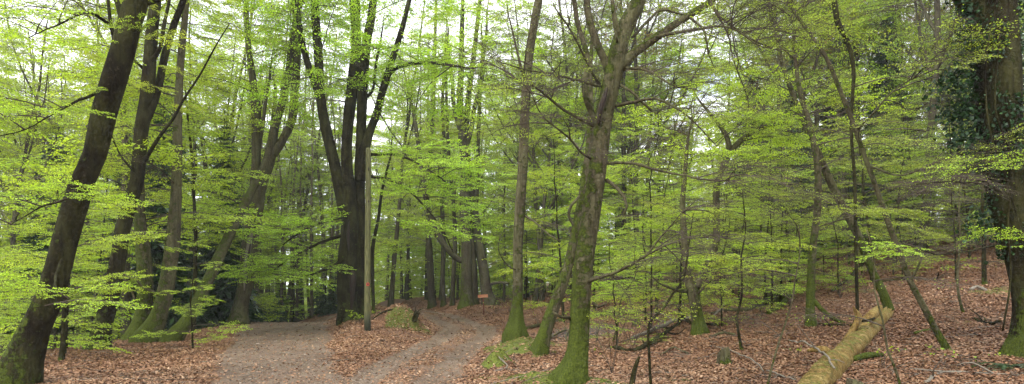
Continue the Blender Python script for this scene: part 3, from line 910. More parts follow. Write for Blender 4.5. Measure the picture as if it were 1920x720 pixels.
for i, b in enumerate(BR):
    t.branch(b, TR_SPARSE, n=2 if i in (0, 2, 3, 4, 5, 8, 13, 14, 15) else 1 if i in (7, 11) else 0, bare=5 if i in (0, 2, 3, 4, 5, 6, 7, 8, 11, 13, 14, 15, 16) else 0, size=.42, leafy_from=.4)
t.boughs(0, 5, .86, 1, TR_NEAR, (.6, 1.1)); t.boughs(1, 4, .6, 1, TR_SPARSE, (.4, .7)); t.boughs(2, 6, .5, 1, TR_SPARSE, (.4, .8))
mb = MB()    # the long wound: raised rim and dark cleft
Yw = t.Y - .275
c = catmull(np.array([[*P(1141, 160, Yw + .03), .008], [*P(1135, 180, Yw), .026], [*P(1129, 198, Yw), .03], [*P(1126, 215, Yw + .01), .022], [*P(1123, 232, Yw + .04), .008]]) , .03)
c[:, 1] += .10
tube(mb, c[:, :3], c[:, 3], 8, cap=True, rough=.2, moss=0); mb.build('bark_wound', [M['hollow']], t.root, origin=t.base)
mb = MB()
c2 = c.copy(); c2[:, 0] -= .032; c2[:, 1] += .015; c2[:, 3] = c2[:, 3] * .35 + .004
tube(mb, c2[:, :3], c2[:, 3], 8, cap=True, rough=.4)
c2 = c.copy(); c2[:, 0] += .034; c2[:, 1] += .015; c2[:, 3] = c2[:, 3] * .4 + .004
tube(mb, c2[:, :3], c2[:, 3], 8, cap=True, rough=.4)
mb.build('wound_rim', [M['bark_far']], t.root, origin=t.base)
t.done('leaf_dull')
# slope trees
t = Tree('small mossy forked tree with a green foot on the leaf covered slope', [
    [(1311, 627, 13), (1308, 600, 12), (1304, 575, 12), (1298, 545, 13), (1290, 522, 9), (1285, 480, 8), (1282, 430, 7), (1280, 380, 6), (1284, 330, 5), (1290, 260, 3)],
    [(1303, 540, 10), (1316, 518, 8), (1330, 485, 8, .2), (1342, 458, 8, .3), (1344, 400, 7, .4), (1345, 345, 7, .4), (1368, 288, 6.5, .4), (1398, 256, 5.5, .4), (1432, 238, 4.5, .4), (1490, 225, 3, .4)],
    [(1370, 285, 6, .4), (1362, 255, 5, .4), (1345, 230, 4, .4), (1325, 205, 3, .4), (1312, 190, 2, .4)],
    [(1290, 545, 6), (1272, 545, 4, -.2), (1258, 540, 3, -.3)]],
    bark='bark', group=GR_, moss=(1.0, 0.5, 0.15), flare=(0.9, 0.25, 5), side=(.6, -.3))
for k, n_ in ((0, 12), (1, 16), (2, 5)): t.boughs(k, n_, .3, .98, TR_NEAR, (0.45, .9), (0.0, .15))
t.branch([(1330, 600, 0), (1330, 600, 3)] if False else [(1300, 560, 3), (1340, 520, 2, -.4), (1400, 500, 1, -.8)], TR_NEAR, n=4, size=.5)
t.done()
t = Tree('green mossy curved stem with a prop root beside the fallen log', [
    [(1520, 612, 11), (1519, 580, 9), (1520, 540, 9), (1521, 505, 8.5), (1525, 455, 8), (1531, 410, 8), (1534, 360, 7.5), (1532, 300, 7), (1520, 240, 6), (1500, 170, 5), (1490, 100, 4), (1485, 0, 3)],
    [(1524, 560, 5), (1538, 578, 5, -.1), (1552, 590, 5, -.1), (1568, 600, 4, -.1)]],
    bark='bark', group=GR_, moss=(0.9, 1.6, 0.05), flare=(0.3, .3, 3), sides=12)
t.boughs(0, 14, .25, .95, TR_SPARSE, (0.5, 1.0)); t.boughs(0, 5, .25, .9, TR_NEAR, (0.5, .8)); t.done('leaf_dull')
t = Tree('mossy stem sweeping left over the top end of the fallen log', [
    [(1668, 582, 9), (1655, 548, 9), (1640, 518, 8), (1626, 485, 8), (1610, 445, 8), (1590, 405, 8), (1566, 360, 8), (1548, 320, 7.5), (1528, 275, 7), (1506, 225, 6.5), (1486, 175, 5.5), (1465, 110, 4.5), (1446, 30, 4), (1440, -10, 3)]],
    bark='bark', group=GR_, moss=(0.9, 0.9, 0.12), flare=(0.3, .3, 3), sides=12)
t.boughs(0, 12, .25, .95, TR_SPARSE, (0.5, 1.0)); t.boughs(0, 5, .2, .7, TR_NEAR, (0.5, .8)); t.done('leaf_dull')
t = Tree('slim grey leaning tree reaching across the slope left of the ivy trunk', [
    [(1776, 656, 7), (1750, 610, 6.5), (1727, 566, 6.5), (1708, 530, 6), (1691, 487, 5.5), (1675, 445, 5.5), (1659, 400, 5.5), (1642, 350, 5), (1622, 295, 5), (1600, 232, 5), (1572, 162, 4.5), (1550, 110, 4.2), (1516, 60, 3.8), (1482, 12, 3.5), (1460, -30, 3)],
    [(1707, 528, 3), (1722, 500, 2.5, -.2), (1728, 480, 2, -.2), (1722, 462, 1.5, -.2)]],
    bark='bark', group=GR_, moss=(0.8, .35, 0.12), flare=(0.4, .2, 3), sides=12)
t.branch([(1607, 245, 2.4), (1640, 210, 2, -.4), (1690, 160, 1.5, -.6), (1760, 130, 1, -.8)], TR_SPARSE, n=4, bare=3, size=.5)
t.branch([(1630, 312, 2.4), (1690, 330, 2, -.6), (1760, 300, 1.4, -1), (1830, 280, 1, -1.2)], TR_SPARSE, n=5, bare=3, size=.5)
t.branch([(1655, 385, 2.6), (1600, 400, 2, -.6), (1540, 420, 1.4, -1)], TR_NEAR, n=3, bare=3, size=.45)
t.boughs(0, 10, .3, .98, TR_SPARSE, (0.35, .8)); t.done('leaf_dull')
t = Tree('thin dark crooked stem carrying a clump of ivy near the top', [
    [(1604, 420, 3.5), (1602, 330, 3.5), (1596, 250, 3.5), (1598, 190, 3.5), (1601, 140, 4), (1596, 100, 4.5), (1584, 68, 5), (1570, 40, 6), (1564, 0, 6)]], Y=14.0,
    bark='bark_dark', group=GR_, name='ivy_clad_sapling', flare=None, sides=10, moss=(0, 1, 0))
t.boughs(0, 7, .3, .9, TR_SPARSE, (0.4, .8)); t.fol2 = MB()
gg = np.random.default_rng(5)
n_ = 700
k = gg.uniform(0.72, 1.0, n_) ** .8
ctr = np.array([lerp_stem(t.curves[0], min(x, .999))[:3] for x in k])
B = ctr + gg.normal(0, 1, (n_, 3)) * np.array([.17, .17, .14])
leaves(t.fol2, B, gg.normal(0, 1, (n_, 3)) + [0, 0, -.5], .06, gg, .8, 0, .85)
t.fol2.build('ivy', [M['ivy_leaf']], t.root, smooth=False, origin=t.base)
t.done('leaf_dull')
for i, (lab, pts) in enumerate([
    ('thin crooked sapling on the open slope below the long fallen branch', [(1806, 586, 3), (1799, 560, 2.8), (1795, 530, 2.6), (1797, 490, 2.4), (1800, 440, 2), (1798, 380, 1.5), (1806, 300, 1)]),
    ('short dark stem high on the slope left of the ivy trunk', [(1846, 533, 5), (1845, 490, 4.5), (1845, 440, 4), (1842, 380, 3.5), (1846, 300, 3), (1838, 200, 2)]),
    ('whippy dark sapling bent to the right, near the tangle of dead branches', [(1221, 735, 3.2), (1217, 660, 3), (1217, 606, 3), (1240, 584, 2.8, .2), (1262, 550, 2.6, .3), (1282, 522, 2.3, .4), (1290, 470, 1.8, .5), (1300, 400, 1, .5)]),
    ('knobbly thin sapling with a leafy side spray left of the fallen log', [(1391, 657, 3.5), (1384, 620, 3), (1381, 596, 3), (1390, 560, 2.6), (1391, 520, 2.4), (1390, 480, 2), (1398, 430, 1.6), (1392, 360, 1)]),
    ('thin bent sapling crossing in front of the fallen log', [(1692, 735, 3), (1678, 690, 2.8), (1664, 655, 2.6), (1655, 600, 2.2), (1640, 545, 1.8), (1638, 480, 1.4), (1625, 430, 1)]),
    ('tall thin pale sapling left of the fallen log', [(1436, 735, 2.6), (1455, 660, 2.2), (1484, 570, 2), (1490, 530, 1.8), (1500, 470, 1.4), (1498, 420, 1)]),
    ('small dark sapling on the bank between the two leaning trunks', [(115, 677, 6), (118, 640, 5), (120, 600, 5), (122, 560, 4), (130, 500, 3), (135, 440, 2.5), (140, 380, 2)]),
    ('thin dark upright stem in front of the slanting beech', [(362, 625, 5), (366, 560, 4.5), (366, 500, 4.5), (367, 440, 4), (364, 380, 3.5), (360, 300, 3), (350, 200, 2)]),
    ('low whippy sapling with pale fresh leaves right of the thick mossy trunk', [(1150, 640, 2), (1160, 600, 2), (1165, 560, 1.6), (1190, 520, 1.2), (1200, 480, 1)])]):
    t = Tree(lab, [pts], bark='bark_dark' if i in (1, 2, 3, 6, 7) else 'bark', name='beech_sapling', cat='sapling', flare=(.3, .12, 3), sides=8, moss=(.6, .2, 0), rough=.06)
    t.boughs(0, {6: 9, 7: 12, 8: 5, 4: 2}.get(i, 5), .35, .98, TR_NEAR if i in (3, 6, 7, 8) else TR_BARE if i in (4, 5) else TR_SPARSE, (.25, .5) if i not in (6, 7) else (.4, .7)); t.done()

# ivy-covered trunk at the right edge
t = Tree('thick trunk wrapped in dark ivy at the right edge, pale bark below', [
    [(1944, 668, 46), (1942, 610, 40), (1938, 560, 38), (1925, 500, 38), (1910, 440, 40), (1897, 380, 43), (1885, 320, 42), (1878, 250, 44), (1874, 180, 43), (1868, 120, 43), (1860, 60, 44), (1855, 0, 46), (1850, -60, 40)],
    [(1850, 30, 20), (1826, 12, 20), (1806, 0, 18), (1790, -20, 14)]],
    bark='bark_dark', name='ivy_clad_tree', group=None, moss=(.8, .5, .1), flare=(.6, .3, 5), side=(-.3, -.3), rough=.16, sides=26)
t.boughs(0, 5, .3, .8, TR_BARE, (.4, .7), (0.1, .2), (150, 230), fol=False)
t.branch([(1890, 330, 3), (1850, 345, 2, -.6), (1780, 340, 1.5, -1.4), (1720, 345, 1, -2)], TR_SPARSE, n=2, bare=6, size=.45)
t.branch([(1890, 460, 3), (1840, 470, 2, -.6), (1760, 485, 1.4, -1.6), (1690, 470, 1, -2.2)], TR_NEAR, n=3, bare=4, size=.3)
ivy = MB()
gg = np.random.default_rng(8)
c = t.curves[0]
def ivy_on(c, n_, f0, f1, spread, side=None):
    f = gg.uniform(f0, f1, n_)
    q = np.array([lerp_stem(c, min(x, .999)) for x in f])
    th = gg.uniform(0, 2 * math.pi, n_)
    keep = noise(th * 1.2, f * 26, 1.0, 3, 2) > -0.06
    d = np.stack([np.cos(th), np.sin(th), np.zeros(n_)], -1)
    rr = q[:, 3] * 1.02 + np.abs(gg.normal(0, spread, n_)) + .02
    B = (q[:, :3] + d * rr[:, None])[keep]
    D = (d * .5 + gg.normal(0, .5, (n_, 3)) + [0, 0, -.6])[keep]
    leaves(ivy, B, D, .05, gg, .8, 0, .85)
ivy_on(c, 13000, .28, 1.0, .06)
ivy_on(c, 1300, .16, .32, .03)
ivy_on(t.curves[1], 1800, 0, 1, .08)
for (u, v, n_) in ((1815, 90, 260), (1800, 150, 260), (1790, 210, 240), (1810, 200, 300), (1800, 260, 160), (1830, 300, 260), (1835, 420, 200), (1825, 40, 200), (1915, 60, 160), (1770, 160, 120)):
    B = P(u, v, t.Y) + gg.normal(0, 1, (n_, 3)) * [.10, .14, .14]
    leaves(ivy, B, gg.normal(0, 1, (n_, 3)) + [0, 0, -.5], .06, gg, .8, 0, .85)
ivy.build('ivy', [M['ivy_leaf']], t.root, smooth=False, origin=t.base)
for pts in ([(1880, 620, 2), (1895, 520, 2), (1890, 420, 2.2), (1896, 300, 2), (1866, 200, 2), (1875, 60, 2)], [(1925, 470, 2), (1885, 330, 2), (1855, 240, 2), (1848, 120, 2), (1870, 0, 2)]):
    q = pxpts(pts, t.Y - .36); cc = catmull(q, .1); mb = MB(); tube(mb, cc[:, :3], cc[:, 3], 7, rough=.15, cap=True); mb.build('ivy_stem', [M['bark_dark']], t.root, origin=t.base)
t.done()

#BACKGROUND
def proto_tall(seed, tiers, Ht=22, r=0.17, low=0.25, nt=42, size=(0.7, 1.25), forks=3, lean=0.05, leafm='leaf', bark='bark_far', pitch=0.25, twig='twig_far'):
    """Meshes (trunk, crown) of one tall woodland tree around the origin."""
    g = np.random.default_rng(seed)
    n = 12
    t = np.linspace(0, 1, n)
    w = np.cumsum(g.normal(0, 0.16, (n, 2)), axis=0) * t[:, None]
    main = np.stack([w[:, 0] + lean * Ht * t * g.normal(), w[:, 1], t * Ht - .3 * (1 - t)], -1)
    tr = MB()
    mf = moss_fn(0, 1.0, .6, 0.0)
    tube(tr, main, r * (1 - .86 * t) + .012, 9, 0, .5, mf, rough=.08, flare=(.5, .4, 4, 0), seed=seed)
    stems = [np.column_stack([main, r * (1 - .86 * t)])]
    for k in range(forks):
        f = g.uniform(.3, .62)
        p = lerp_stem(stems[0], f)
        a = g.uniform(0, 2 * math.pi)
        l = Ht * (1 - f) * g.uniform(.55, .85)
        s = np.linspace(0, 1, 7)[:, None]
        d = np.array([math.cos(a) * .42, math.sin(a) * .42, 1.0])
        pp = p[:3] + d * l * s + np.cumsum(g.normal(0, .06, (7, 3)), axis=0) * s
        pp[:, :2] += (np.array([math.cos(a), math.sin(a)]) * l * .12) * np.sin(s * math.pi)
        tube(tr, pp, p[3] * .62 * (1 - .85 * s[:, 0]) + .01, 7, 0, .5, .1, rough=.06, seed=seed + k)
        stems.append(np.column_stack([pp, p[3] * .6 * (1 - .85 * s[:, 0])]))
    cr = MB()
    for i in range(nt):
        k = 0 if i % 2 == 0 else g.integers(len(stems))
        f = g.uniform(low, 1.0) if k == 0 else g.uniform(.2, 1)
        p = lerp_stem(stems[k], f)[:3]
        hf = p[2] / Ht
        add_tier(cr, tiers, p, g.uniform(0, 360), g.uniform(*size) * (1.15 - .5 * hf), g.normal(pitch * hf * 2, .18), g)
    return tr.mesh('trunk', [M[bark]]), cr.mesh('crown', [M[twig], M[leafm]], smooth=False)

def proto_young(seed, tiers, Ht=7, r=.055, nt=16, size=(.6, 1.1), leafm='leaf', low=.1, bark='bark_dark'):
    g = np.random.default_rng(seed)
    n = 10
    t = np.linspace(0, 1, n)
    w = np.cumsum(g.normal(0, .10, (n, 2)), axis=0) * t[:, None]
    main = np.stack([w[:, 0], w[:, 1], t * Ht - .2 * (1 - t)], -1)
    tr = MB()
    tube(tr, main, r * (1 - .85 * t) + .006, 7, 0, .5, moss_fn(0, .5, .6, 0), rough=.06, seed=seed)
    st = np.column_stack([main, t])
    cr = MB()
    for i in range(nt):
        f = low + (1 - low) * (i + g.random()) / nt
        add_tier(cr, tiers, lerp_stem(st, f)[:3], i * 137.5 + g.uniform(-30, 30), g.uniform(*size) * (1.15 - .6 * f), g.normal(.05, .12), g)
    return tr.mesh('trunk', [M[bark]]), cr.mesh('crown', [M['twig'], M[leafm]], smooth=False)

def proto_conifer(seed, Ht=17, r=.2, low=.06, spread=2.6, dens=1.0):
    g = np.random.default_rng(seed)
    sp = []
    for _ in range(4):
        mb = MB()
        t = np.linspace(0, 1, 5)
        main = np.stack([t, 0 * t, -.18 * t ** 2], -1)
        tube(mb, main, .012 * (1 - .7 * t), 3)
        n = 90
        f = g.uniform(.08, 1, n)
        s = g.choice([-1, 1], n)
        B = np.stack([f, s * g.uniform(0, .30, n) * (1.1 - f), -.18 * f ** 2 + g.normal(0, .02, n)], -1)
        D = np.stack([np.full(n, .8), s * .7, g.normal(-.25, .3, n)], -1)
        leaves(mb, B, D, .19, g, .6, 1, .38)
        sp.append(mb.pack())
    t = np.linspace(0, 1, 8)
    tr = MB()
    main = np.stack([0 * t, 0 * t, t * Ht - .2 * (1 - t)], -1)
    tube(tr, main, r * (1 - .9 * t) + .01, 8, rough=.05, seed=seed)
    cr = MB()
    z = low * Ht
    while z < Ht:
        rad = spread * (1 - z / Ht) ** .8 + .25
        nb = int(7 * dens)
        a0 = g.uniform(0, 360)
        for i in range(nb):
            pk = sp[g.integers(4)]
            Rm = rot_z(R(a0 + i * 360 / nb + g.uniform(-15, 15))) @ rot_y(g.normal(.18, .1)) @ rot_x(g.normal(0, .2))
            cr.addp(pk, xf(pk, Rm, np.array([0, 0, z + g.uniform(-.15, .15)]), rad * g.uniform(.75, 1.1)), g.normal(0, .1))
        z += .42
    return tr.mesh('trunk', [M['bark_dark']]), cr.mesh('crown', [M['twig'], M['dark_leaf']], smooth=False)

PT = {
    'leafy': [proto_tall(s, TR_FAR, nt=40) for s in (1, 2, 3)],
    'mid': [proto_tall(s, TR_MID, Ht=18, r=.14, low=.18, nt=46, size=(.8, 1.3)) for s in (4, 5, 6)],
    'sparse': [proto_tall(s, TR_SPARSE_FAR, nt=44, forks=4, leafm='leaf_dull') for s in (7, 8, 9)],
    'rust': [proto_tall(s, TR_SPARSE_FAR, nt=44, forks=4, leafm='leaf_rust') for s in (17, 18)],
    'olive': [proto_tall(s, TR_OLIVE, Ht=16, r=.16, low=.1, nt=50, leafm='leaf_dull', twig='twig', pitch=.5) for s in (20, 21, 22)],
    'pole': [proto_tall(s, TR_SPARSE_FAR, Ht=17, r=.10, low=.4, nt=16, size=(.3, .6), forks=0, lean=.03, bark='bark_pole') for s in (10, 11, 12)],
    'young': [proto_young(s, TR_MID) for s in (30, 31, 32)],
    'young_olive': [proto_young(s, TR_NEAR, Ht=6, nt=18, leafm='leaf_dull') for s in (40, 41)],
    'young_near': [proto_young(s, TR_NEAR, Ht=5, r=.04, nt=14, size=(.5, .9)) for s in (33, 34, 35)],
    'young_fine': [proto_young(s, TR_NEAR, Ht=7, nt=18, leafm=('leaf', 'leaf_dull')[s % 2], size=(.6, 1.2)) for s in (42, 43, 44)],
    'bare': [proto_young(s, TR_BARE, Ht=8, r=.035, nt=30, size=(.5, 1.1)) for s in (38, 39)],
    'scrub': [proto_young(s, TR_SPARSE, Ht=3.2, r=.025, nt=14, size=(.35, .7), low=.05) for s in (36, 37)],
    'conifer': [proto_conifer(s) for s in (50, 51)],
    'holly': [proto_conifer(s, Ht=5, r=.08, low=.03, spread=1.5, dens=1.0) for s in (55, 56)],
}
NAMES = {'leafy': ('beech_tree', 'tree'), 'mid': ('beech_tree', 'tree'), 'sparse': ('woodland_tree', 'tree'), 'rust': ('woodland_tree', 'tree'), 'olive': ('woodland_tree', 'tree'),
         'pole': ('slender_tree', 'tree'), 'young': ('young_beech', 'tree'), 'young_olive': ('young_tree', 'tree'), 'young_near': ('young_beech', 'tree'), 'young_fine': ('young_beech', 'tree'), 'bare': ('bare_young_tree', 'tree'),
         'scrub': ('woodland_sapling', 'sapling'), 'conifer': ('conifer_tree', 'tree'), 'holly': ('holly_bush', 'bush')}
count = [0]
def plant(kind, x, y, label, group, s=1.0, z=None, rot=None, lean=0.0):
    tr, cr = random.choice(PT[kind])
    nm, cat = NAMES[kind]
    zz = float(H(x, y)) if z is None else z
    r = empty(nm, (x, y, zz), label, cat, group)
    r.rotation_euler = (random.gauss(0, .02), lean + random.gauss(0, .02), random.uniform(0, 6.28) if rot is None else rot)
    r.scale = (s, s, s)
    for me, n in ((tr, 'trunk'), (cr, 'crown')):
        o = bpy.data.objects.new(n, me)
        COL.objects.link(o)
        o.parent = r
    count[0] += 1
    return r

def scatter(kind, n, u0, u1, y0, y1, label, group, s=(.85, 1.15), mind=2.0, avoid=True):
    """Spread n copies over a fan of the wood between distances y0 and y1."""
    pts = []
    tries = 0
    while len(pts) < n and tries < n * 60:
        tries += 1
        y = math.sqrt(random.uniform(y0 * y0, y1 * y1))
        x = (random.uniform(u0, u1) - 960) / F * y
        if avoid:
            if XL(y) - .8 < x < XR(y) + .8 and y < 44: continue
            if TL(y) - 1.0 < x < TR(y) + 1.0 and y < 75: continue
        uu = 960 + F * x / y
        if kind in ('leafy', 'sparse', 'rust', 'mid', 'olive') and 1215 < 960 + F * x / y < 1400 and random.random() < .6: continue
        if kind != 'pole' and ((abs(x - (897 - 960) / F * y) < 3.0 and y < 58) or (abs(x - (470 - 960) / F * y) < 2.8 and y < 31)): continue
        if any((x - a) ** 2 + (y - b) ** 2 < mind * mind for a, b in pts): continue
        pts.append((x, y))
        plant(kind, x, y, label, group, random.uniform(*s))

# left: beyond the bank
scatter('leafy', 22, -250, 640, 48, 80, 'tall fresh green beech deep in the wood beyond the gravel track crest', 'background beeches left of the tracks', mind=4)
scatter('sparse', 14, -250, 640, 36, 60, 'tall thinly leafed tree beyond the left bank', 'thin crowned trees left of the tracks', mind=4)
scatter('mid', 15, -150, 470, 25, 44, 'beech with layered fresh green boughs behind the leaning trunks', 'layered beeches behind the left bank', mind=4)
scatter('young', 17, -150, 470, 22, 40, 'young beech with flat green leaf layers behind the left bank', 'young beeches behind the left bank', s=(.7, 1.15), mind=2)
scatter('conifer', 9, -60, 420, 26, 38, 'dark conifer standing in shadow behind the leaning trunks', 'dark conifers behind the left bank', s=(.5, .8), mind=2.5)
scatter('young_near', 4, -60, 130, 15, 19, 'small young beech in the hollow left of the leaning trunk', 'small beeches in the left hollow', s=(.6, .9), mind=1.6)
plant('young_near', *P(362, 640, 17.8)[:2], 'bushy young beech with flat green sprays low on the bank crest', None, .6)
# pole stand seen over the crest
scatter('pole', 66, 440, 645, 38, 66, 'straight thin trunk in the dense stand beyond the track crest', 'thin trunks beyond the track crest', mind=.8)
scatter('young', 4, 470, 640, 34, 46, 'young beech in front of the thin trunks beyond the track crest', 'young beeches beyond the track crest', s=(.6, .9), mind=2)
scatter('holly', 5, 500, 640, 40, 48, 'dark evergreen bush among the thin trunks beyond the crest', 'evergreen bushes beyond the crest', s=(.5, .9), mind=1.4)
# centre: round the far bend
scatter('leafy', 16, 640, 1020, 62, 95, 'tall fresh green beech far beyond the bend of the winding track', 'background beeches beyond the bend', mind=4)
scatter('sparse', 9, 640, 1060, 50, 80, 'tall thinly leafed tree far beyond the bend of the winding track', 'thin crowned trees beyond the bend', mind=4)
scatter('mid', 8, 720, 1060, 36, 60, 'beech with layered fresh green boughs round the far bend', 'layered beeches round the far bend', mind=4)
scatter('young', 22, 640, 1060, 42, 75, 'young beech with light green layers round the far bend', 'young beeches round the far bend', s=(.8, 1.3), mind=2.5)
scatter('pole', 7, 820, 1000, 52, 75, 'thin straight trunk round the far bend of the winding track', 'thin trunks round the far bend', mind=1.2)
scatter('young', 7, 380, 480, 34, 50, 'young beech in the gap behind the torn bark beech', 'young beeches in the gap behind the torn bark beech', s=(.9, 1.3), mind=2)
scatter('young_fine', 8, 1080, 1260, 40, 60, 'young beech seen just right of the thick mossy trunk, far back', 'far young beeches right of the thick mossy trunk', s=(1.0, 1.5), mind=2)
# right: the slope
scatter('leafy', 14, 1000, 1500, 46, 80, 'tall green beech far up the wood behind the small forked tree', 'background beeches on the right', mind=4)
scatter('sparse', 16, 1000, 2100, 34, 62, 'tall thinly leafed tree standing far back on the slope', 'thin crowned trees on the slope', mind=4)
scatter('rust', 7, 1150, 1850, 30, 46, 'tree with bronze unfolding leaves standing back on the slope', 'bronze leafed trees on the slope', mind=4)
scatter('olive', 15, 1420, 2150, 22, 40, 'olive green tree crowding the back of the slope', 'olive green trees on the slope', mind=3)
scatter('young_fine', 18, 990, 1480, 24, 46, 'young beech with light green layers at the back of the slope', 'young beeches at the back of the slope', s=(.7, 1.1), mind=2.2)
scatter('young_olive', 14, 1380, 2050, 20, 32, 'small olive green tree on the upper slope', 'small olive green trees on the upper slope', s=(.7, 1.1), mind=1.8)
scatter('young_near', 10, 1180, 1500, 18, 26, 'small young beech with bright leaves on the middle slope', 'small bright beeches on the middle slope', s=(.6, 1.0), mind=1.8)
scatter('bare', 14, 1180, 2000, 18, 32, 'brown leafless young tree with a tangle of fine twigs on the slope', 'leafless young trees on the slope', s=(.6, 1.0), mind=1.8)
scatter('bare', 6, -100, 420, 24, 40, 'brown leafless young tree behind the left bank', 'leafless young trees behind the left bank', s=(.9, 1.3), mind=2.5)
scatter('scrub', 12, 1130, 1760, 16, 25, 'knee to head high leafless sapling on the leafy slope', 'bare saplings on the leafy slope', s=(.6, 1.1), mind=1.2)
scatter('conifer', 9, 1400, 2000, 32, 42, 'dark conifer at the back of the slope', 'dark conifers at the back of the slope', s=(.5, .8), mind=3)
print('background trees', count[0])

# far wood that closes the view
def far_wood():
    mb = MB()
    g = np.random.default_rng(77)
    for i in range(230):
        a = R(g.uniform(-62, 62))
        d = g.uniform(95, 135)
        x, y = d * math.sin(a), d * math.cos(a)
        z = float(H(x, y))
        Ht = g.uniform(13, 21)
        t = np.linspace(0, 1, 4)
        tube(mb, np.stack([x + t * g.normal(), y + 0 * t, z - .5 + t * Ht], -1), .25 * (1 - .8 * t), 5)
        n = 520
        th, hh = g.uniform(0, 2 * math.pi, n), g.uniform(.02, 1, n)
        rr = 3.6 * np.sqrt(g.random(n)) * np.sqrt(np.clip(1.08 - hh, 0, 1)) + .2
        B = np.stack([x + np.cos(th) * rr, y + np.sin(th) * rr, z + Ht * hh + g.normal(0, .3, n)], -1)
        leaves(mb, B, g.normal(0, 1, (n, 3)) * [1, 1, .3], .75, g, .5, 1, .6)
    for i in range(620):
        a = R(g.uniform(-60, 60))
        d = g.uniform(72, 112)
        x, y = d * math.sin(a), d * math.cos(a)
        if TL(y) - 3 < x < TR(y) + 3 and y < 84: continue
        Ht = g.uniform(3, 10)
        n = 150
        B = np.stack([x + g.normal(0, 2.0, n), y + g.normal(0, 2.0, n), float(H(x, y)) + Ht * g.random(n)], -1)
        leaves(mb, B, g.normal(0, 1, (n, 3)) * [1, 1, .3], .5, g, .5, 1, .6)
    o = mb.build('far_woodland', [M['twig_far'], M['leaf_far_lit']], smooth=False)
    tag(o, 'hazy green mass of distant woodland closing the view', 'woodland', kind='stuff')
far_wood()

# ------------------------------------------------------------------ fallen leaves, stones
def litter():
    t = NT('fallen_leaf')
    col = t.ramp(t.attr('rnd'), [(0.0, (0.055, 0.025, 0.011)), (0.35, (0.145, 0.068, 0.032)), (0.7, (0.235, 0.128, 0.064)), (1.0, (0.39, 0.26, 0.16))])
    mt = t.done(t.bsdf(col, 0.6, 0.3))
    g = np.random.default_rng(21)
    N = 900000
    y = 6.5 * (60 / 6.5) ** (g.random(N) ** 1.25)
    a = g.uniform(-43, 43, N)
    x = y * np.tan(np.radians(a)) if False else y * g.uniform(-.86, .86, N)
    gr, ms, mud = masks(x, y)
    dens = 1 - np.clip(gr * 1.55 + .8 * noise(x, y, .9, 61, 3), 0, .93)
    dens *= 1 - np.clip(1.1 * ms, 0, .86)
    dens *= 1 - .8 * mud
    dens *= 1 - .75 * sm(.08, .3, noise(x, y, 1.9, 88, 4))
    k = g.random(N) < dens
    x, y = x[k], y[k]
    z = H(x, y) + g.uniform(0.002, 0.03, len(x))
    n = len(x)
    th = g.uniform(0, 2 * math.pi, n)
    D = np.stack([np.cos(th), np.sin(th), g.normal(0, .25, n)], -1)
    mb = MB()
    size = np.interp(y, [8, 20, 40, 60], [.046, .058, .11, .16])
    mb2 = MB()
    leaves(mb2, np.stack([x, y, z], -1), D, 1.0, g, .38, 0, .66)
    V = mb2.v[0].reshape(-1, 4, 3)
    B = V[:, :1]
    V = B + (V - B) * size[:, None, None]
    V[:, :, 2] = np.maximum(V[:, :, 2], (z - .012)[:, None])
    r = np.clip(g.beta(2.6, 3.0, n) + .45 * noise(x, y, 1.6, 70, 3) + .25 * noise(x, y, 6.0, 71, 2), 0, 1)
    mb.add(V.reshape(-1, 3), mb2.f[0], 0, np.repeat(r, 4))
    tag(mb.build('fallen_leaves', [mt], smooth=False), 'carpet of fallen russet beech leaves over the woodland floor', 'leaf litter', kind='stuff')
litter()

def twig_litter():
    g = np.random.default_rng(41)
    mb = MB()
    n = 2600
    y = 6.5 * (30 / 6.5) ** g.random(n)
    x = y * g.uniform(-.86, .86, n)
    gr, ms, mud = masks(x, y)
    for i in range(n):
        if gr[i] > .5 and g.random() < .8: continue
        a, l = g.uniform(0, 6.28), g.gamma(2, .13) + .08
        d = np.array([math.cos(a), math.sin(a)]) * l
        m_ = np.array([x[i], y[i]]) + d * .5 + g.normal(0, .06, 2) * l
        q = np.array([[x[i], y[i]], m_, [x[i] + d[0], y[i] + d[1]]])
        z = H(q[:, 0], q[:, 1]) + np.array([.02, .035, .025])
        tube(mb, np.column_stack([q, z]), np.array([1, .8, .3]) * g.uniform(.003, .008), 4, g.integers(2))
    tag(mb.build('twig_litter', [M['twig'], M['pale_wood']]), 'fine dead twigs scattered through the leaf litter', 'twigs', kind='stuff')
twig_litter()

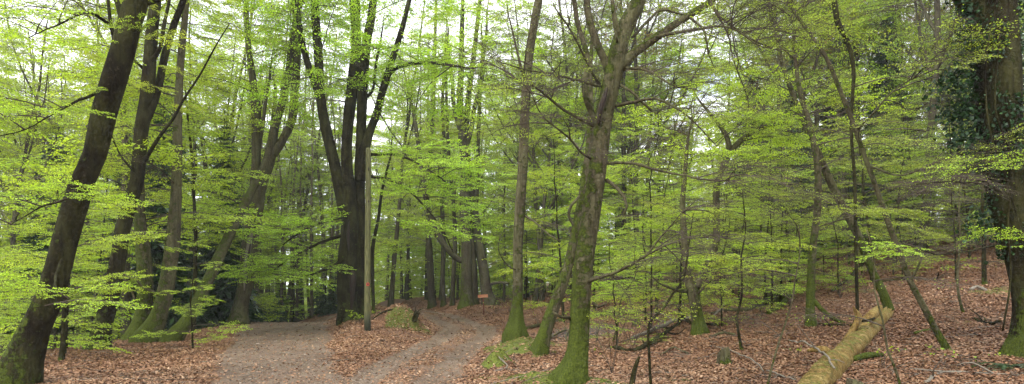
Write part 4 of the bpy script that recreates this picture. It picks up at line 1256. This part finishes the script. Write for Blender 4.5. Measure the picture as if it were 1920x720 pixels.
def pebbles():
    g = np.random.default_rng(31)
    N = 9000
    y = 6.5 * (36 / 6.5) ** g.random(N)
    x = y * g.uniform(-.6, .12, N)
    gr, ms, mud = masks(x, y)
    k = g.random(N) < gr * .9
    x, y = x[k], y[k]
    n = len(x)
    s = g.gamma(2.0, .007, n) + .006
    z = H(x, y)
    o = np.array([[-1, -.2, 0], [-.2, -.9, 0], [1, -.1, 0], [.1, .95, 0], [-.5, -.1, .6], [0, -.45, .7], [.5, 0, .6], [0, .45, .65]])
    th = g.uniform(0, 6.28, n)
    c, sn = np.cos(th)[:, None], np.sin(th)[:, None]
    V = np.stack([o[:, 0] * c - o[:, 1] * sn * .8, o[:, 0] * sn + o[:, 1] * c * .8, np.repeat(o[None, :, 2], n, 0) * g.uniform(.5, 1, (n, 1)) - .1], -1) * s[:, None, None]
    V = V + np.stack([x, y, z], -1)[:, None]
    f = np.array([[0, 1, 5, 4], [1, 2, 6, 5], [2, 3, 7, 6], [3, 0, 4, 7], [4, 5, 6, 7]])
    Fq = (f[None] + np.arange(n)[:, None, None] * 8).reshape(-1, 4)
    t = NT('pebble_stone')
    col = t.ramp(t.attr('rnd'), [(0, (.05, .032, .022)), (.75, (.13, .092, .065)), (1, (.26, .21, .16))])
    mb = MB()
    mb.add(V.reshape(-1, 3), Fq, 0, np.repeat(g.random(n) ** 1.4, 8))
    tag(mb.build('gravel', [t.done(t.bsdf(col, .8, .3))]), 'scattered small stones on the bare tracks', 'gravel', kind='stuff')
pebbles()

#PROPS
def gpt(u, v, lift=0.0):
    y = ground_hit(u, v)
    p = P(u, v, y)
    p[2] = float(H(p[0], p[1])) + lift
    return p

def polytube(name, pts, mats, parent=None, sides=8, rough=.1, seed=0, moss=.0, step=.08, origin=None, flare=None, jit=0.0):
    c = catmull(np.array(pts), step)
    if jit:
        gj = np.random.default_rng(seed + 500)
        c[1:, :3] += np.cumsum(gj.normal(0, jit, (len(c) - 1, 3)), axis=0)
    mb = MB()
    tube(mb, c[:, :3], np.clip(c[:, 3], .003, None), sides, 0, .5, moss, cap=True, rough=rough, seed=seed, flare=flare)
    return mb.build(name, mats, parent, origin=origin), c

# the large fallen log, bark gone, lying up the slope
def up(V, a): return np.clip(.15 + .35 * a[:, :, 2], 0, 1)
base = gpt(1565, 690)
log = empty('fallen_log', tuple(base), 'big pale barkless fallen log lying up the slope with broken branch stubs', 'log')
lp = []
for (u, v, r) in ((1490, 765, 26), (1527, 722, 25), (1560, 684, 23.5), (1578, 664, 21), (1598, 644, 20), (1628, 610, 16.5), (1648, 590, 14), (1660, 579, 11)):
    q = gpt(u, v + 16)
    r = r / F * q[1]
    lp.append([q[0], q[1], q[2] + r * .5, r])
_, lc = polytube('log_body', lp, [M['bark_log']], log, 26, .22, 3, up, .06, base)
def stub(u0, v0, pts, name='branch_stub', m='bark_log', y=None):
    Y0 = y or lerp_stem(lc, .8)[1]
    polytube(name, [[*P(u, v, Y0 + dy), r] for u, v, dy, r in pts], [M[m]], log, 9, .2, int(u0), 0, .05, base)
yl = lerp_stem(lc, .62)[1]
stub(1, 0, [(1585, 640, 0, .07), (1598, 620, .1, .055), (1608, 598, .2, .05), (1603, 582, .2, .03), (1600, 575, .2, .012)], y=yl)
stub(2, 0, [(1602, 618, 0, .05), (1612, 598, .1, .045), (1610, 588, .1, .03), (1604, 580, .1, .01)], y=yl + .2)
stub(3, 0, [(1612, 620, 0, .08), (1628, 598, .3, .10), (1645, 582, .6, .08), (1652, 574, .8, .03)], y=yl + .5)
stub(4, 0, [(1600, 602, -.1, .02), (1615, 601, -.2, .03), (1630, 600, -.2, .028), (1640, 596, -.1, .02)], m='bark_dark', y=yl + .8)
yl = lerp_stem(lc, .36)[1]
stub(5, 0, [(1560, 668, 0, .06), (1545, 656, 0, .06), (1530, 655, 0, .045), (1514, 657, 0, .02)], y=yl)

mb = MB()
e_ = lc[-1]; dd_ = (lc[-1, :3] - lc[-4, :3]); dd_ /= np.linalg.norm(dd_)
g = np.random.default_rng(44)
for k in range(16):
    a = g.uniform(0, 6.28)
    o_ = np.array([math.cos(a) * .8, -math.cos(a) * .3, math.sin(a)]) * e_[3] * g.uniform(.4, .95)
    l = g.uniform(.10, .42)
    tube(mb, [e_[:3] + o_ - dd_ * .1, e_[:3] + o_ * 1.1 + dd_ * l * .6, e_[:3] + o_ * 1.3 + dd_ * l], np.array([.045, .028, .004]), 5, rough=.3, seed=k)
mb.build('splintered_end', [M['bark_log']], log, origin=base)
# small mossy log and stumps on the slope
a, b = gpt(1598, 680, .05), gpt(1655, 671, .05)
o, _ = polytube('mossy_log', [[*a, .055], [*((a + b) / 2 + [0, 0, .03]), .06], [*b, .03]], [M['bark']], None, 10, .2, 4, .9, .05, a)
tag(o, 'short thin mossy log lying just right of the big pale log', 'log')
def stump(u, v, r, h, label, seed, moss=.7):
    p = gpt(u, v)
    root = empty('tree_stump', tuple(p), label, 'stump')
    mb = MB()
    n = 22
    th = np.arange(n) / n * 2 * math.pi
    g = np.random.default_rng(seed)
    rows = []
    tops = h * (1 + .45 * noise(np.cos(th) * 2, np.sin(th) * 2, 1, seed, 3) + .25 * np.sin(th + seed))
    for k, (f, s) in enumerate(((-.3, 1.35), (0, 1.3), (.25, 1.05), (.6, .97), (1.0, .88), (1.0, .68), (.72, .55), (.55, .02))):
        rr = r * s * (1 + .3 * noise(np.cos(th) * 1.6, np.sin(th) * 1.6 + k * .1, 1, seed + 1, 2) * 2)
        rows.append(np.stack([p[0] + np.cos(th) * rr, p[1] + np.sin(th) * rr, p[2] + tops * f], -1))
    V = np.array(rows)
    i = np.arange(len(rows) - 1)[:, None] * n; j = np.arange(n)[None]; k = (j + 1) % n
    mb.add(V.reshape(-1, 3), np.stack([i + j, i + k, i + n + k, i + n + j], -1).reshape(-1, 4), 0, .5, np.repeat([moss, moss, moss * .8, moss * .5, .2, 0, 0, 0], n))
    mb.build('stump_shell', [M['bark']], root, origin=p)
stump(1357, 684, .11, .24, 'small jagged mossy stump alone in the leaves on the lower slope', 3)
stump(1606, 733, .12, .13, 'low mossy stump at the bottom edge beside the big pale log', 5, .9)
stump(1454, 566, .34, .42, 'dark mossy rotten stump at the back of the slope left of the prop-rooted stem', 8, .8)
stump(1192, 612, .12, .18, 'rotten low stump behind the tangle of dead branches', 9, .3)

# wooden post with a round marker
pb = gpt(690, 620)
post = empty('wooden_post', tuple(pb), 'tall weathered pale wooden post with a small red round marker, on the leafy island', 'post')
yp = pb[1]
pp = [[*P(689.5, 626, yp), .106], [*P(689, 600, yp), .102], [*P(689.3, 500, yp), .096], [*P(690, 400, yp), .089], [*P(690.6, 300, yp), .083], [*P(690.8, 281, yp), .081], [*P(690.8, 277.5, yp), .06]]
mpost = NT('post_wood')
gp = mpost.pos()
sp_ = mpost.new('ShaderNodeSeparateXYZ'); mpost.link(mpost.obj(), sp_.inputs[0])
nn_ = mpost.noise(mpost.obj(), 14, 5, .65, (3, 3, .25))
c_ = mpost.ramp(nn_, [(.34, (.022, .024, .009)), (.46, (.07, .072, .026)), (.58, (.105, .102, .042)), (.75, (.16, .15, .075))])
lowf = mpost.ramp(mpost.math('ADD', sp_.outputs['Z'], mpost.math('MULTIPLY', nn_, .3)), [(.45, (1, 1, 1)), (.8, (0, 0, 0))])
c_ = mpost.mix(mpost.math('MULTIPLY', lowf, .85), c_, (.025, .028, .018))
M['post'] = mpost.done(mpost.bsdf(c_, .85, .2, nn_, .01, .6))
polytube('pole', pp, [M['post']], post, 14, .03, 2, 0, .25, pb)
def disc(name, c, r, th, mat, parent, origin, n=20):
    mb = MB()
    a = np.arange(n) / n * 2 * math.pi
    rows = []
    for rr, yy in ((.001, 0), (r, 0), (r, -th), (.001, -th)):
        rows.append(np.stack([c[0] + np.cos(a) * rr, np.full(n, c[1] + yy), c[2] + np.sin(a) * rr], -1))
    V = np.array(rows)
    i = np.arange(3)[:, None] * n; j = np.arange(n)[None]; k = (j + 1) % n
    mb.add(V.reshape(-1, 3), np.stack([i + j, i + k, i + n + k, i + n + j], -1).reshape(-1, 4))
    return mb.build(name, [mat], parent, smooth=False, origin=origin)
M['red'] = simple('red_marker', ((.22, .02, .012), (.34, .035, .02)), 20)
M['white'] = simple('marker_white', ((.55, .5, .42), (.7, .65, .58)), 20)
cd = P(691, 533, yp); cd[1] = yp - .097
mk = disc('marker', cd, .055, .012, M['red'], post, pb)
cd2 = cd.copy(); cd2[1] -= .014; cd2[0] += .004
dk = disc('marker_arrow', cd2, .026, .003, M['hollow'], mk, None)
dk.data.transform(__import__('mathutils').Matrix.Translation(-Vector(pb)))
for v_, h_ in ((318, .06), (378, .05)):
    mb = MB(); q = P(692, v_, yp); q[1] = yp - .085
    tube(mb, [q - [0, 0, h_], q, q + [0, 0, h_]], np.array([.004, .02, .004]), 6, cap=True)
    mb.build('knot_hole', [M['hollow']], post, origin=pb)

# orange sign on a thin post
sb = gpt(907.5, 587)
sb[1] -= 1.6; sb[0] = (907.5 - 960) / F * sb[1]; sb[2] = float(H(sb[0], sb[1]))
sgn = empty('warning_sign', tuple(sb), 'small orange wooden sign with rubbed lettering on a thin dark red post', 'sign')
ys = sb[1]
M['sign_post'] = simple('sign_post_paint', ((.09, .025, .015), (.15, .05, .03)), 15)
M['sign'] = simple('sign_board_paint', ((.40, .15, .06), (.50, .27, .16)), 6)
M['sign_ink'] = simple('sign_lettering', ((.30, .07, .03), (.36, .10, .04)), 20)
polytube('post', [[*P(907.5, 590, ys), .035], [*P(906.5, 570, ys), .033], [*P(905, 555, ys), .03]], [M['sign_post']], sgn, 6, .02, 1, 0, .3, sb)
bc = P(905.5, 555.2, ys - .06)
W_, H_, T_ = 19 / F * ys / 2, 5.6 / F * ys / 2, .02
me = bpy.data.meshes.new('board')
import bmesh
bm = bmesh.new()
bmesh.ops.create_cube(bm, size=2)
for v_ in bm.verts: v_.co = Vector((v_.co.x * W_, v_.co.y * T_, v_.co.z * H_))
bmesh.ops.bevel(bm, geom=bm.edges[:], offset=.006, segments=2, affect='EDGES')
bm.to_mesh(me); bm.free()
me.materials.append(M['sign'])
bd = bpy.data.objects.new('board', me); COL.objects.link(bd); bd.parent = sgn
bd.location = tuple(bc - sb); bd.rotation_euler = (0, -R(3.5), 0)
cu = bpy.data.curves.new('lettering', 'FONT')
cu.body = 'PRIVATE'; cu.size = H_ * 1.75; cu.extrude = .003; cu.align_x = 'CENTER'; cu.align_y = 'CENTER'; cu.space_character = 1.08
tmp = bpy.data.objects.new('tmp', cu); COL.objects.link(tmp)
bpy.context.view_layer.update()
dg = bpy.context.evaluated_depsgraph_get()
tme = bpy.data.meshes.new_from_object(tmp.evaluated_get(dg))
bpy.data.objects.remove(tmp)
tme.materials.clear(); tme.materials.append(M['sign_ink'])
lt = bpy.data.objects.new('lettering', tme); COL.objects.link(lt); lt.parent = bd
lt.location = (0, -T_ - .004, 0); lt.rotation_euler = (R(90), 0, 0)

# moss and leaf covered mound beside the post
mp_ = gpt(742, 612)
def mound():
    n, m = 64, 26
    th = np.arange(n) / n * 2 * math.pi
    rows, ms = [], []
    sx, sy, hh = 1.15, 1.1, .70
    for k in range(m):
        f = k / (m - 1)
        prof = (math.cos(f * math.pi) * .5 + .5) ** .75
        x = np.cos(th) * f * sx * 1.12; y = np.sin(th) * f * sy * 1.1
        x = x + (.10 if True else 0) * (1 - f)
        nz = noise(x + 5, y + 3, .45, 91, 4)
        z = hh * prof * (1 + .45 * nz) + .05 * nz - .12 * (f > .98)
        # steep undercut right flank
        z = z - .22 * np.exp(-((x - .75) / .18) ** 2) * np.exp(-((y + .3) / .5) ** 2)
        X, Y = mp_[0] + x, mp_[1] + .6 + y
        rows.append(np.stack([X, Y, H(X, Y) + np.maximum(z, -.1)], -1))
        ms.append(.44 + 1.4 * noise(x + 9, y, .5, 93, 3) - .25 * (z > .62) - .5 * sm(-.1, -.5, x) + .35 * sm(.0, -.5, y) * sm(-.5, 0, x))
    V = np.array(rows)
    i = np.arange(m - 1)[:, None] * n; j = np.arange(n)[None]; k = (j + 1) % n
    mb = MB()
    mb.add(V.reshape(-1, 3), np.stack([i + j, i + n + j, i + n + k, i + k], -1).reshape(-1, 4), 0, .5, np.array(ms).ravel())
    root = empty('earth_mound', tuple(mp_), 'rounded mound of earth covered in moss and dead leaves beside the tall post', 'mound')
    t = NT('mound_earth')
    p = t.pos()
    n1 = t.noise(p, 22, 5, .7)
    col = t.ramp(n1, [(.3, (.03, .016, .009)), (.5, (.10, .052, .028)), (.7, (.19, .105, .058))])
    me_ = t.math('ADD', t.attr('moss'), t.math('MULTIPLY', t.math('SUBTRACT', t.noise(p, 7, 5, .75), .5), 1.3))
    col = t.mix(t.ramp(me_, [(.42, (0, 0, 0)), (.62, (1, 1, 1))]), col, t.ramp(t.noise(p, 30, 4, .6), [(.3, (.035, .04, .008)), (.7, (.115, .125, .025))]))
    mb.build('mound_body', [t.done(t.bsdf(col, .9, .15, n1, .03, .8))], root, origin=mp_)
    polytube('root', [[*P(699, 598, mp_[1] - .1), .015], [*P(712, 589, mp_[1]), .025], [*P(728, 582, mp_[1] + .3), .03], [*P(745, 580, mp_[1] + .3), .02]], [M['bark_dark']], root, 8, .3, 5, .3, .1, mp_, jit=.008)
    g = np.random.default_rng(66)
    mb = MB()
    for k in range(14):     # upturned rooty tuft on the right end
        p0 = P(776 + g.uniform(-5, 5), 598 + g.uniform(-3, 6), mp_[1] - .5)
        tube(mb, [p0, p0 + [g.normal(.08, .06), g.normal(0, .06), g.uniform(.1, .3)], p0 + [g.normal(.14, .1), g.normal(0, .1), g.uniform(.25, .5)]], np.array([.03, .016, .004]), 5)
    mb.build('root_tuft', [M['bark_dark']], root, origin=mp_)
    mb = MB()
    B, D = [], []
    for k in range(1900):
        x, y = g.uniform(-1, 1, 2)
        if x * x + y * y > 1: continue
        r_ = math.hypot(x, y); a_ = int((math.atan2(y, x) % (2 * math.pi)) / (2 * math.pi) * n) % n
        q = V[min(m - 2, int(r_ * (m - 1))), a_]
        B.append(q + [0, 0, .015]); D.append([*g.normal(0, 1, 2), g.normal(0, .4)])
    leaves(mb, np.array(B), np.array(D), .07, g, .5, 0, .66)
    mb.build('dead_leaves', [bpy.data.materials['fallen_leaf']], root, smooth=False, origin=mp_)
mound()

# brambles and seedlings
def sprig(u, v, n, h, spread, label, name='bramble', cat='plant', leaf=.06, mat='leaf', seed=0, r=.006, per=9, group=None, arch=.5):
    p = gpt(u, v)
    g = np.random.default_rng(seed + 300)
    root = empty(name, tuple(p), label, cat, group)
    st, fo = MB(), MB()
    for k in range(n):
        a = g.uniform(0, 2 * math.pi)
        l = h * g.uniform(.6, 1.2)
        s = np.linspace(0, 1, 7)[:, None]
        d = np.array([math.cos(a), math.sin(a), 0]) * spread
        q = p + d * s ** 1.3 * g.uniform(.5, 1.2) + np.array([0, 0, 1]) * l * (s - arch * s ** 2.2) + np.cumsum(g.normal(0, .015, (7, 3)), axis=0)
        tube(st, q, r * (1 - .7 * s[:, 0]), 4)
        if per:
            f = g.uniform(.3, 1, per)
            B = np.array([lerp_stem(q, min(x, .999)) for x in f])
            leaves(fo, B, np.stack([*g.normal(0, 1, (2, per)), g.normal(-.1, .4, per)], -1), leaf, g, .5, 0, .7)
    st.build('stem', [M['twig']], root, origin=p)
    if fo.v: fo.build('leaf_sprays', [M[mat]], root, smooth=False, origin=p)
    return root
sprig(676, 604, 7, .75, .8, 'low arching bramble at the foot of the massive island beech', seed=1, leaf=.11, mat='leaf', per=8)
sprig(700, 612, 3, 1.7, .3, 'thin bare twiggy stems beside the tall wooden post', 'twiggy_shoots', 'plant', seed=2, per=0, arch=.1)
sprig(1655, 690, 3, .5, .4, 'small seedling with a few bright leaves near the bent sapling', 'beech_seedling', 'seedling', seed=3, per=6, leaf=.05)
sprig(1805, 690, 4, .5, .5, 'small seedling with bright leaves left of the ivy trunk foot', 'beech_seedling', 'seedling', seed=4, per=7, leaf=.05)
sprig(1498, 672, 2, .4, .3, 'tiny seedling with pale leaves left of the pale log', 'beech_seedling', 'seedling', seed=5, per=6, leaf=.045, mat='leaf_dull')
for i, (u, v, n_, h_, lab) in enumerate(((1148, 700, 5, 1.5, 'whippy bare shoots close behind the thick mossy trunk'), (1185, 660, 6, 1.5, 'fan of bare arching shoots right of the thick mossy trunk'), (1240, 640, 6, 1.3, 'bare twiggy bush in the middle of the dead branch tangle'),
    (1010, 610, 5, 1.0, 'thin dead shoots between the slender beech and the curved stem'), (1120, 640, 5, 1.6, 'tall whippy shoots rising behind the thick mossy trunk'), (1430, 590, 6, 1.2, 'bare twiggy bush left of the prop-rooted stem'),
    (1575, 560, 8, 1.5, 'dense bare brushwood behind the top of the pale log'), (1625, 550, 7, 1.4, 'bare brushwood under the sweeping mossy stem'), (1480, 575, 6, 1.2, 'low brush of dead twigs by the dark rotten stump'), (955, 585, 7, 1.3, 'dry brush beside the leaning dark trunk at the bend'), (930, 588, 6, 1.2, 'pale dry stalks at the foot of the leaning dark trunk'))):
    sprig(u, v, n_, h_, .9, lab, 'bare_shoots', 'shrub', seed=20 + i, per=3 if i < 6 else 8, leaf=.05, mat='leaf_dull', arch=.35)
# fern at the foot of the ivy trunk
pf = gpt(1888, 690)
fern = empty('fern_plant', tuple(pf), 'low green fern at the foot of the ivy trunk', 'fern')
g = np.random.default_rng(71)
fm = MB()
for k in range(9):
    a = R(g.uniform(140, 400)); l = g.uniform(.3, .5)
    s = np.linspace(0, 1, 8)[:, None]
    q = pf + np.array([math.cos(a), math.sin(a), 0]) * l * s + np.array([0, 0, 1]) * l * (.7 * s - .75 * s * s)
    tube(fm, q, .004 * (1 - .7 * s[:, 0]), 3)
    f = np.repeat(np.linspace(.1, .98, 20), 2)
    B = np.array([lerp_stem(q, x) for x in f])
    sd = np.tile([1, -1], 20)
    D = np.stack([math.cos(a) * .4 - math.sin(a) * sd, math.sin(a) * .4 + math.cos(a) * sd, -.1 + 0 * sd], -1)
    leaves(fm, B, D, .075, g, .15, 0, .3)
fm.build('fronds', [M['dark_leaf']], fern, smooth=False, origin=pf)

# fallen branches and sticks lying about
def fallen(pts, label, name='fallen_branch', cat='branch', mat='bark', lift=.03, moss=.1, seed=0, group=None, forks=0, step=.07):
    q = []
    for k in pts:
        p = gpt(k[0], k[1], 0)
        q.append([p[0], p[1], p[2] + lift + (k[3] if len(k) > 3 else 0), k[2]])
    o_ = np.array(q[0][:3])
    root = empty(name, tuple(o_), label, cat, group)
    _, c = polytube('stem', q, [M[mat]], root, 8, .18, seed, moss, step, o_, jit=.006)
    g = np.random.default_rng(seed + 900)
    for k in range(forks):
        p = lerp_stem(c, g.uniform(.2, .95))
        a = g.uniform(0, 6.28); l = g.uniform(.3, .8)
        e = p[:3] + [math.cos(a) * l, math.sin(a) * l, g.uniform(.0, .35)]
        m_ = (p[:3] + e) / 2 + g.normal(0, .05, 3)
        polytube('side_twig', [[*p[:3], p[3] * .6], [*m_, p[3] * .4], [*e, .004]], [M[mat]], root, 5, .1, k, 0, .07, o_)
fallen([(1335, 590, .06), (1362, 584, .07), (1398, 584, .08, .05), (1425, 573, .08, .1), (1448, 562, .06, .2)], 'long dead bough lying behind the knobbly sapling', mat='bark', seed=1, forks=3)
fallen([(1648, 530, .05), (1690, 525, .055), (1745, 524, .055), (1800, 518, .05), (1872, 505, .03)], 'long thin dark branch lying across the upper slope', mat='bark_dark', seed=2, forks=3)
fallen([(1736, 722, .02), (1758, 705, .024), (1800, 701, .024), (1860, 704, .024), (1925, 706, .02)], 'pale bent branch lying along the bottom right edge', mat='pale_wood', seed=3, forks=3, lift=.04)
fallen([(1437, 698, .012), (1475, 712, .014), (1520, 722, .014)], 'thin pale stick lying at the near end of the big log', name='fallen_stick', cat='stick', mat='pale_wood', seed=4, forks=1)
fallen([(1478, 650, .010, .1), (1510, 680, .014, .25), (1545, 712, .014, .3), (1565, 730, .012, .2)], 'thin pale curved stick leaning over the big log', name='fallen_stick', cat='stick', mat='pale_wood', seed=5, forks=2)
fallen([(1180, 640, .03), (1215, 628, .05, .05), (1258, 614, .05, .1), (1300, 602, .03, .1)], 'grey dead branch at the front of the tangle right of the thick trunk', mat='pale_wood', seed=6, forks=6)
fallen([(1150, 655, .05), (1190, 660, .055), (1240, 640, .05, .1), (1276, 620, .03, .2)], 'dark dead branch lying below the tangle of twigs', mat='bark_dark', seed=7, forks=6)
fallen([(1268, 588, .04, .3), (1280, 600, .05, .1), (1300, 610, .05), (1345, 612, .04)], 'dark broken bough lying against the small forked tree', mat='bark_dark', seed=8, forks=2)
fallen([(1330, 634, .03), (1352, 628, .035), (1378, 630, .03)], 'short dead branch lying at the foot of the small forked tree', mat='bark', seed=9, forks=1)
fallen([(1330, 606, .02, .1), (1352, 596, .024, .25), (1376, 585, .02, .4)], 'pale dead stick leaning up beside the small forked tree', name='fallen_stick', cat='stick', mat='pale_wood', seed=10)
fallen([(1330, 650, .008), (1370, 662, .010), (1410, 680, .012), (1435, 705, .010)], 'long thin pale stick across the leaves past the jagged stump', name='fallen_stick', cat='stick', mat='pale_wood', seed=11)
fallen([(1440, 590, .07), (1462, 580, .07, .1), (1488, 562, .06, .3)], 'mossy dead bough propped near the dark rotten stump', mat='bark', moss=.7, seed=12, forks=2)
fallen([(1560, 548, .05), (1600, 530, .05, .3), (1625, 505, .04, .7)], 'dark bough propped up behind the top of the pale log', mat='bark_dark', seed=13, forks=3)
fallen([(1715, 628, .03), (1735, 622, .035), (1752, 618, .03)], 'short mossy stick lying left of the grey leaning tree foot', name='fallen_stick', cat='stick', mat='bark', moss=.9, seed=14)
fallen([(1828, 600, .03), (1850, 606, .03), (1880, 618, .025, .1)], 'dark crooked stick lying left of the ivy trunk', name='fallen_stick', cat='stick', mat='bark_dark', seed=15, forks=2)
fallen([(1535, 610, .03), (1560, 612, .03), (1600, 612, .03)], 'straight dark branch lying behind the broken stubs of the pale log', mat='bark_dark', seed=16, forks=1)
fallen([(985, 618, .08), (1030, 607, .09), (1080, 597, .09), (1150, 590, .08), (1220, 588, .06)], 'old mossy bough lying across the hollow behind the curved stem', mat='bark', moss=.5, seed=17, forks=4)
fallen([(1820, 545, .04), (1835, 540, .05), (1850, 546, .04)], 'short pale stick on the upper slope by the dark stem', name='fallen_stick', cat='stick', mat='pale_wood', seed=18)
fallen([(1290, 665, .02), (1262, 655, .02, .03), (1240, 668, .016)], 'short crooked stick in the leaves beside the whippy sapling', name='fallen_stick', cat='stick', mat='bark', seed=19)
fallen([(1025, 640, .03), (1060, 622, .03, .05), (1055, 652, .02, .05)], 'forked dead branch between the curved stem and the thick trunk', mat='bark', seed=20, forks=5)
fallen([(935, 672, .010), (950, 690, .014), (925, 700, .010)], 'small pale stick on the bank beside the mossy hummock', name='fallen_stick', cat='stick', mat='pale_wood', seed=21)
fallen([(210, 640, .02), (225, 648, .03), (245, 645, .02)], 'curved dead stick lying beside the second leaning beech', name='fallen_stick', cat='stick', mat='bark_dark', seed=22)
# upright broken snag
p = gpt(1182, 722)
o, _ = polytube('broken_snag', [[*(p - [0, 0, .1]), .045], [*P(1188, 700, p[1]), .04], [*P(1193, 682, p[1]), .03], [*P(1199, 668, p[1]), .014]], [M['bark_dark']], None, 8, .25, 6, .1, .05, p)
tag(o, 'short dark broken stub sticking up from the leaves right of the thick trunk', 'stump')

# pale forest air
hm = bpy.data.materials.new('forest_air')
hm.use_nodes = True
hn = hm.node_tree.nodes
hn.clear()
ho = hn.new('ShaderNodeOutputMaterial')
pv = hn.new('ShaderNodeVolumePrincipled')
pv.inputs['Color'].default_value = (0.86, 0.93, 0.90, 1)
pv.inputs['Density'].default_value = 0.0006
pv.inputs['Anisotropy'].default_value = 0.2
hm.node_tree.links.new(pv.outputs[0], ho.inputs['Volume'])
me = bpy.data.meshes.new('haze')
bm = bmesh.new()
bmesh.ops.create_cube(bm, size=2)
for v_ in bm.verts: v_.co = Vector((v_.co.x * 420, v_.co.y * 420, 17 + v_.co.z * 23))
bm.to_mesh(me); bm.free()
me.materials.append(hm)
hz = bpy.data.objects.new('haze', me); COL.objects.link(hz)
tag(hz, 'thin pale air softening the far wood', None, kind='stuff')
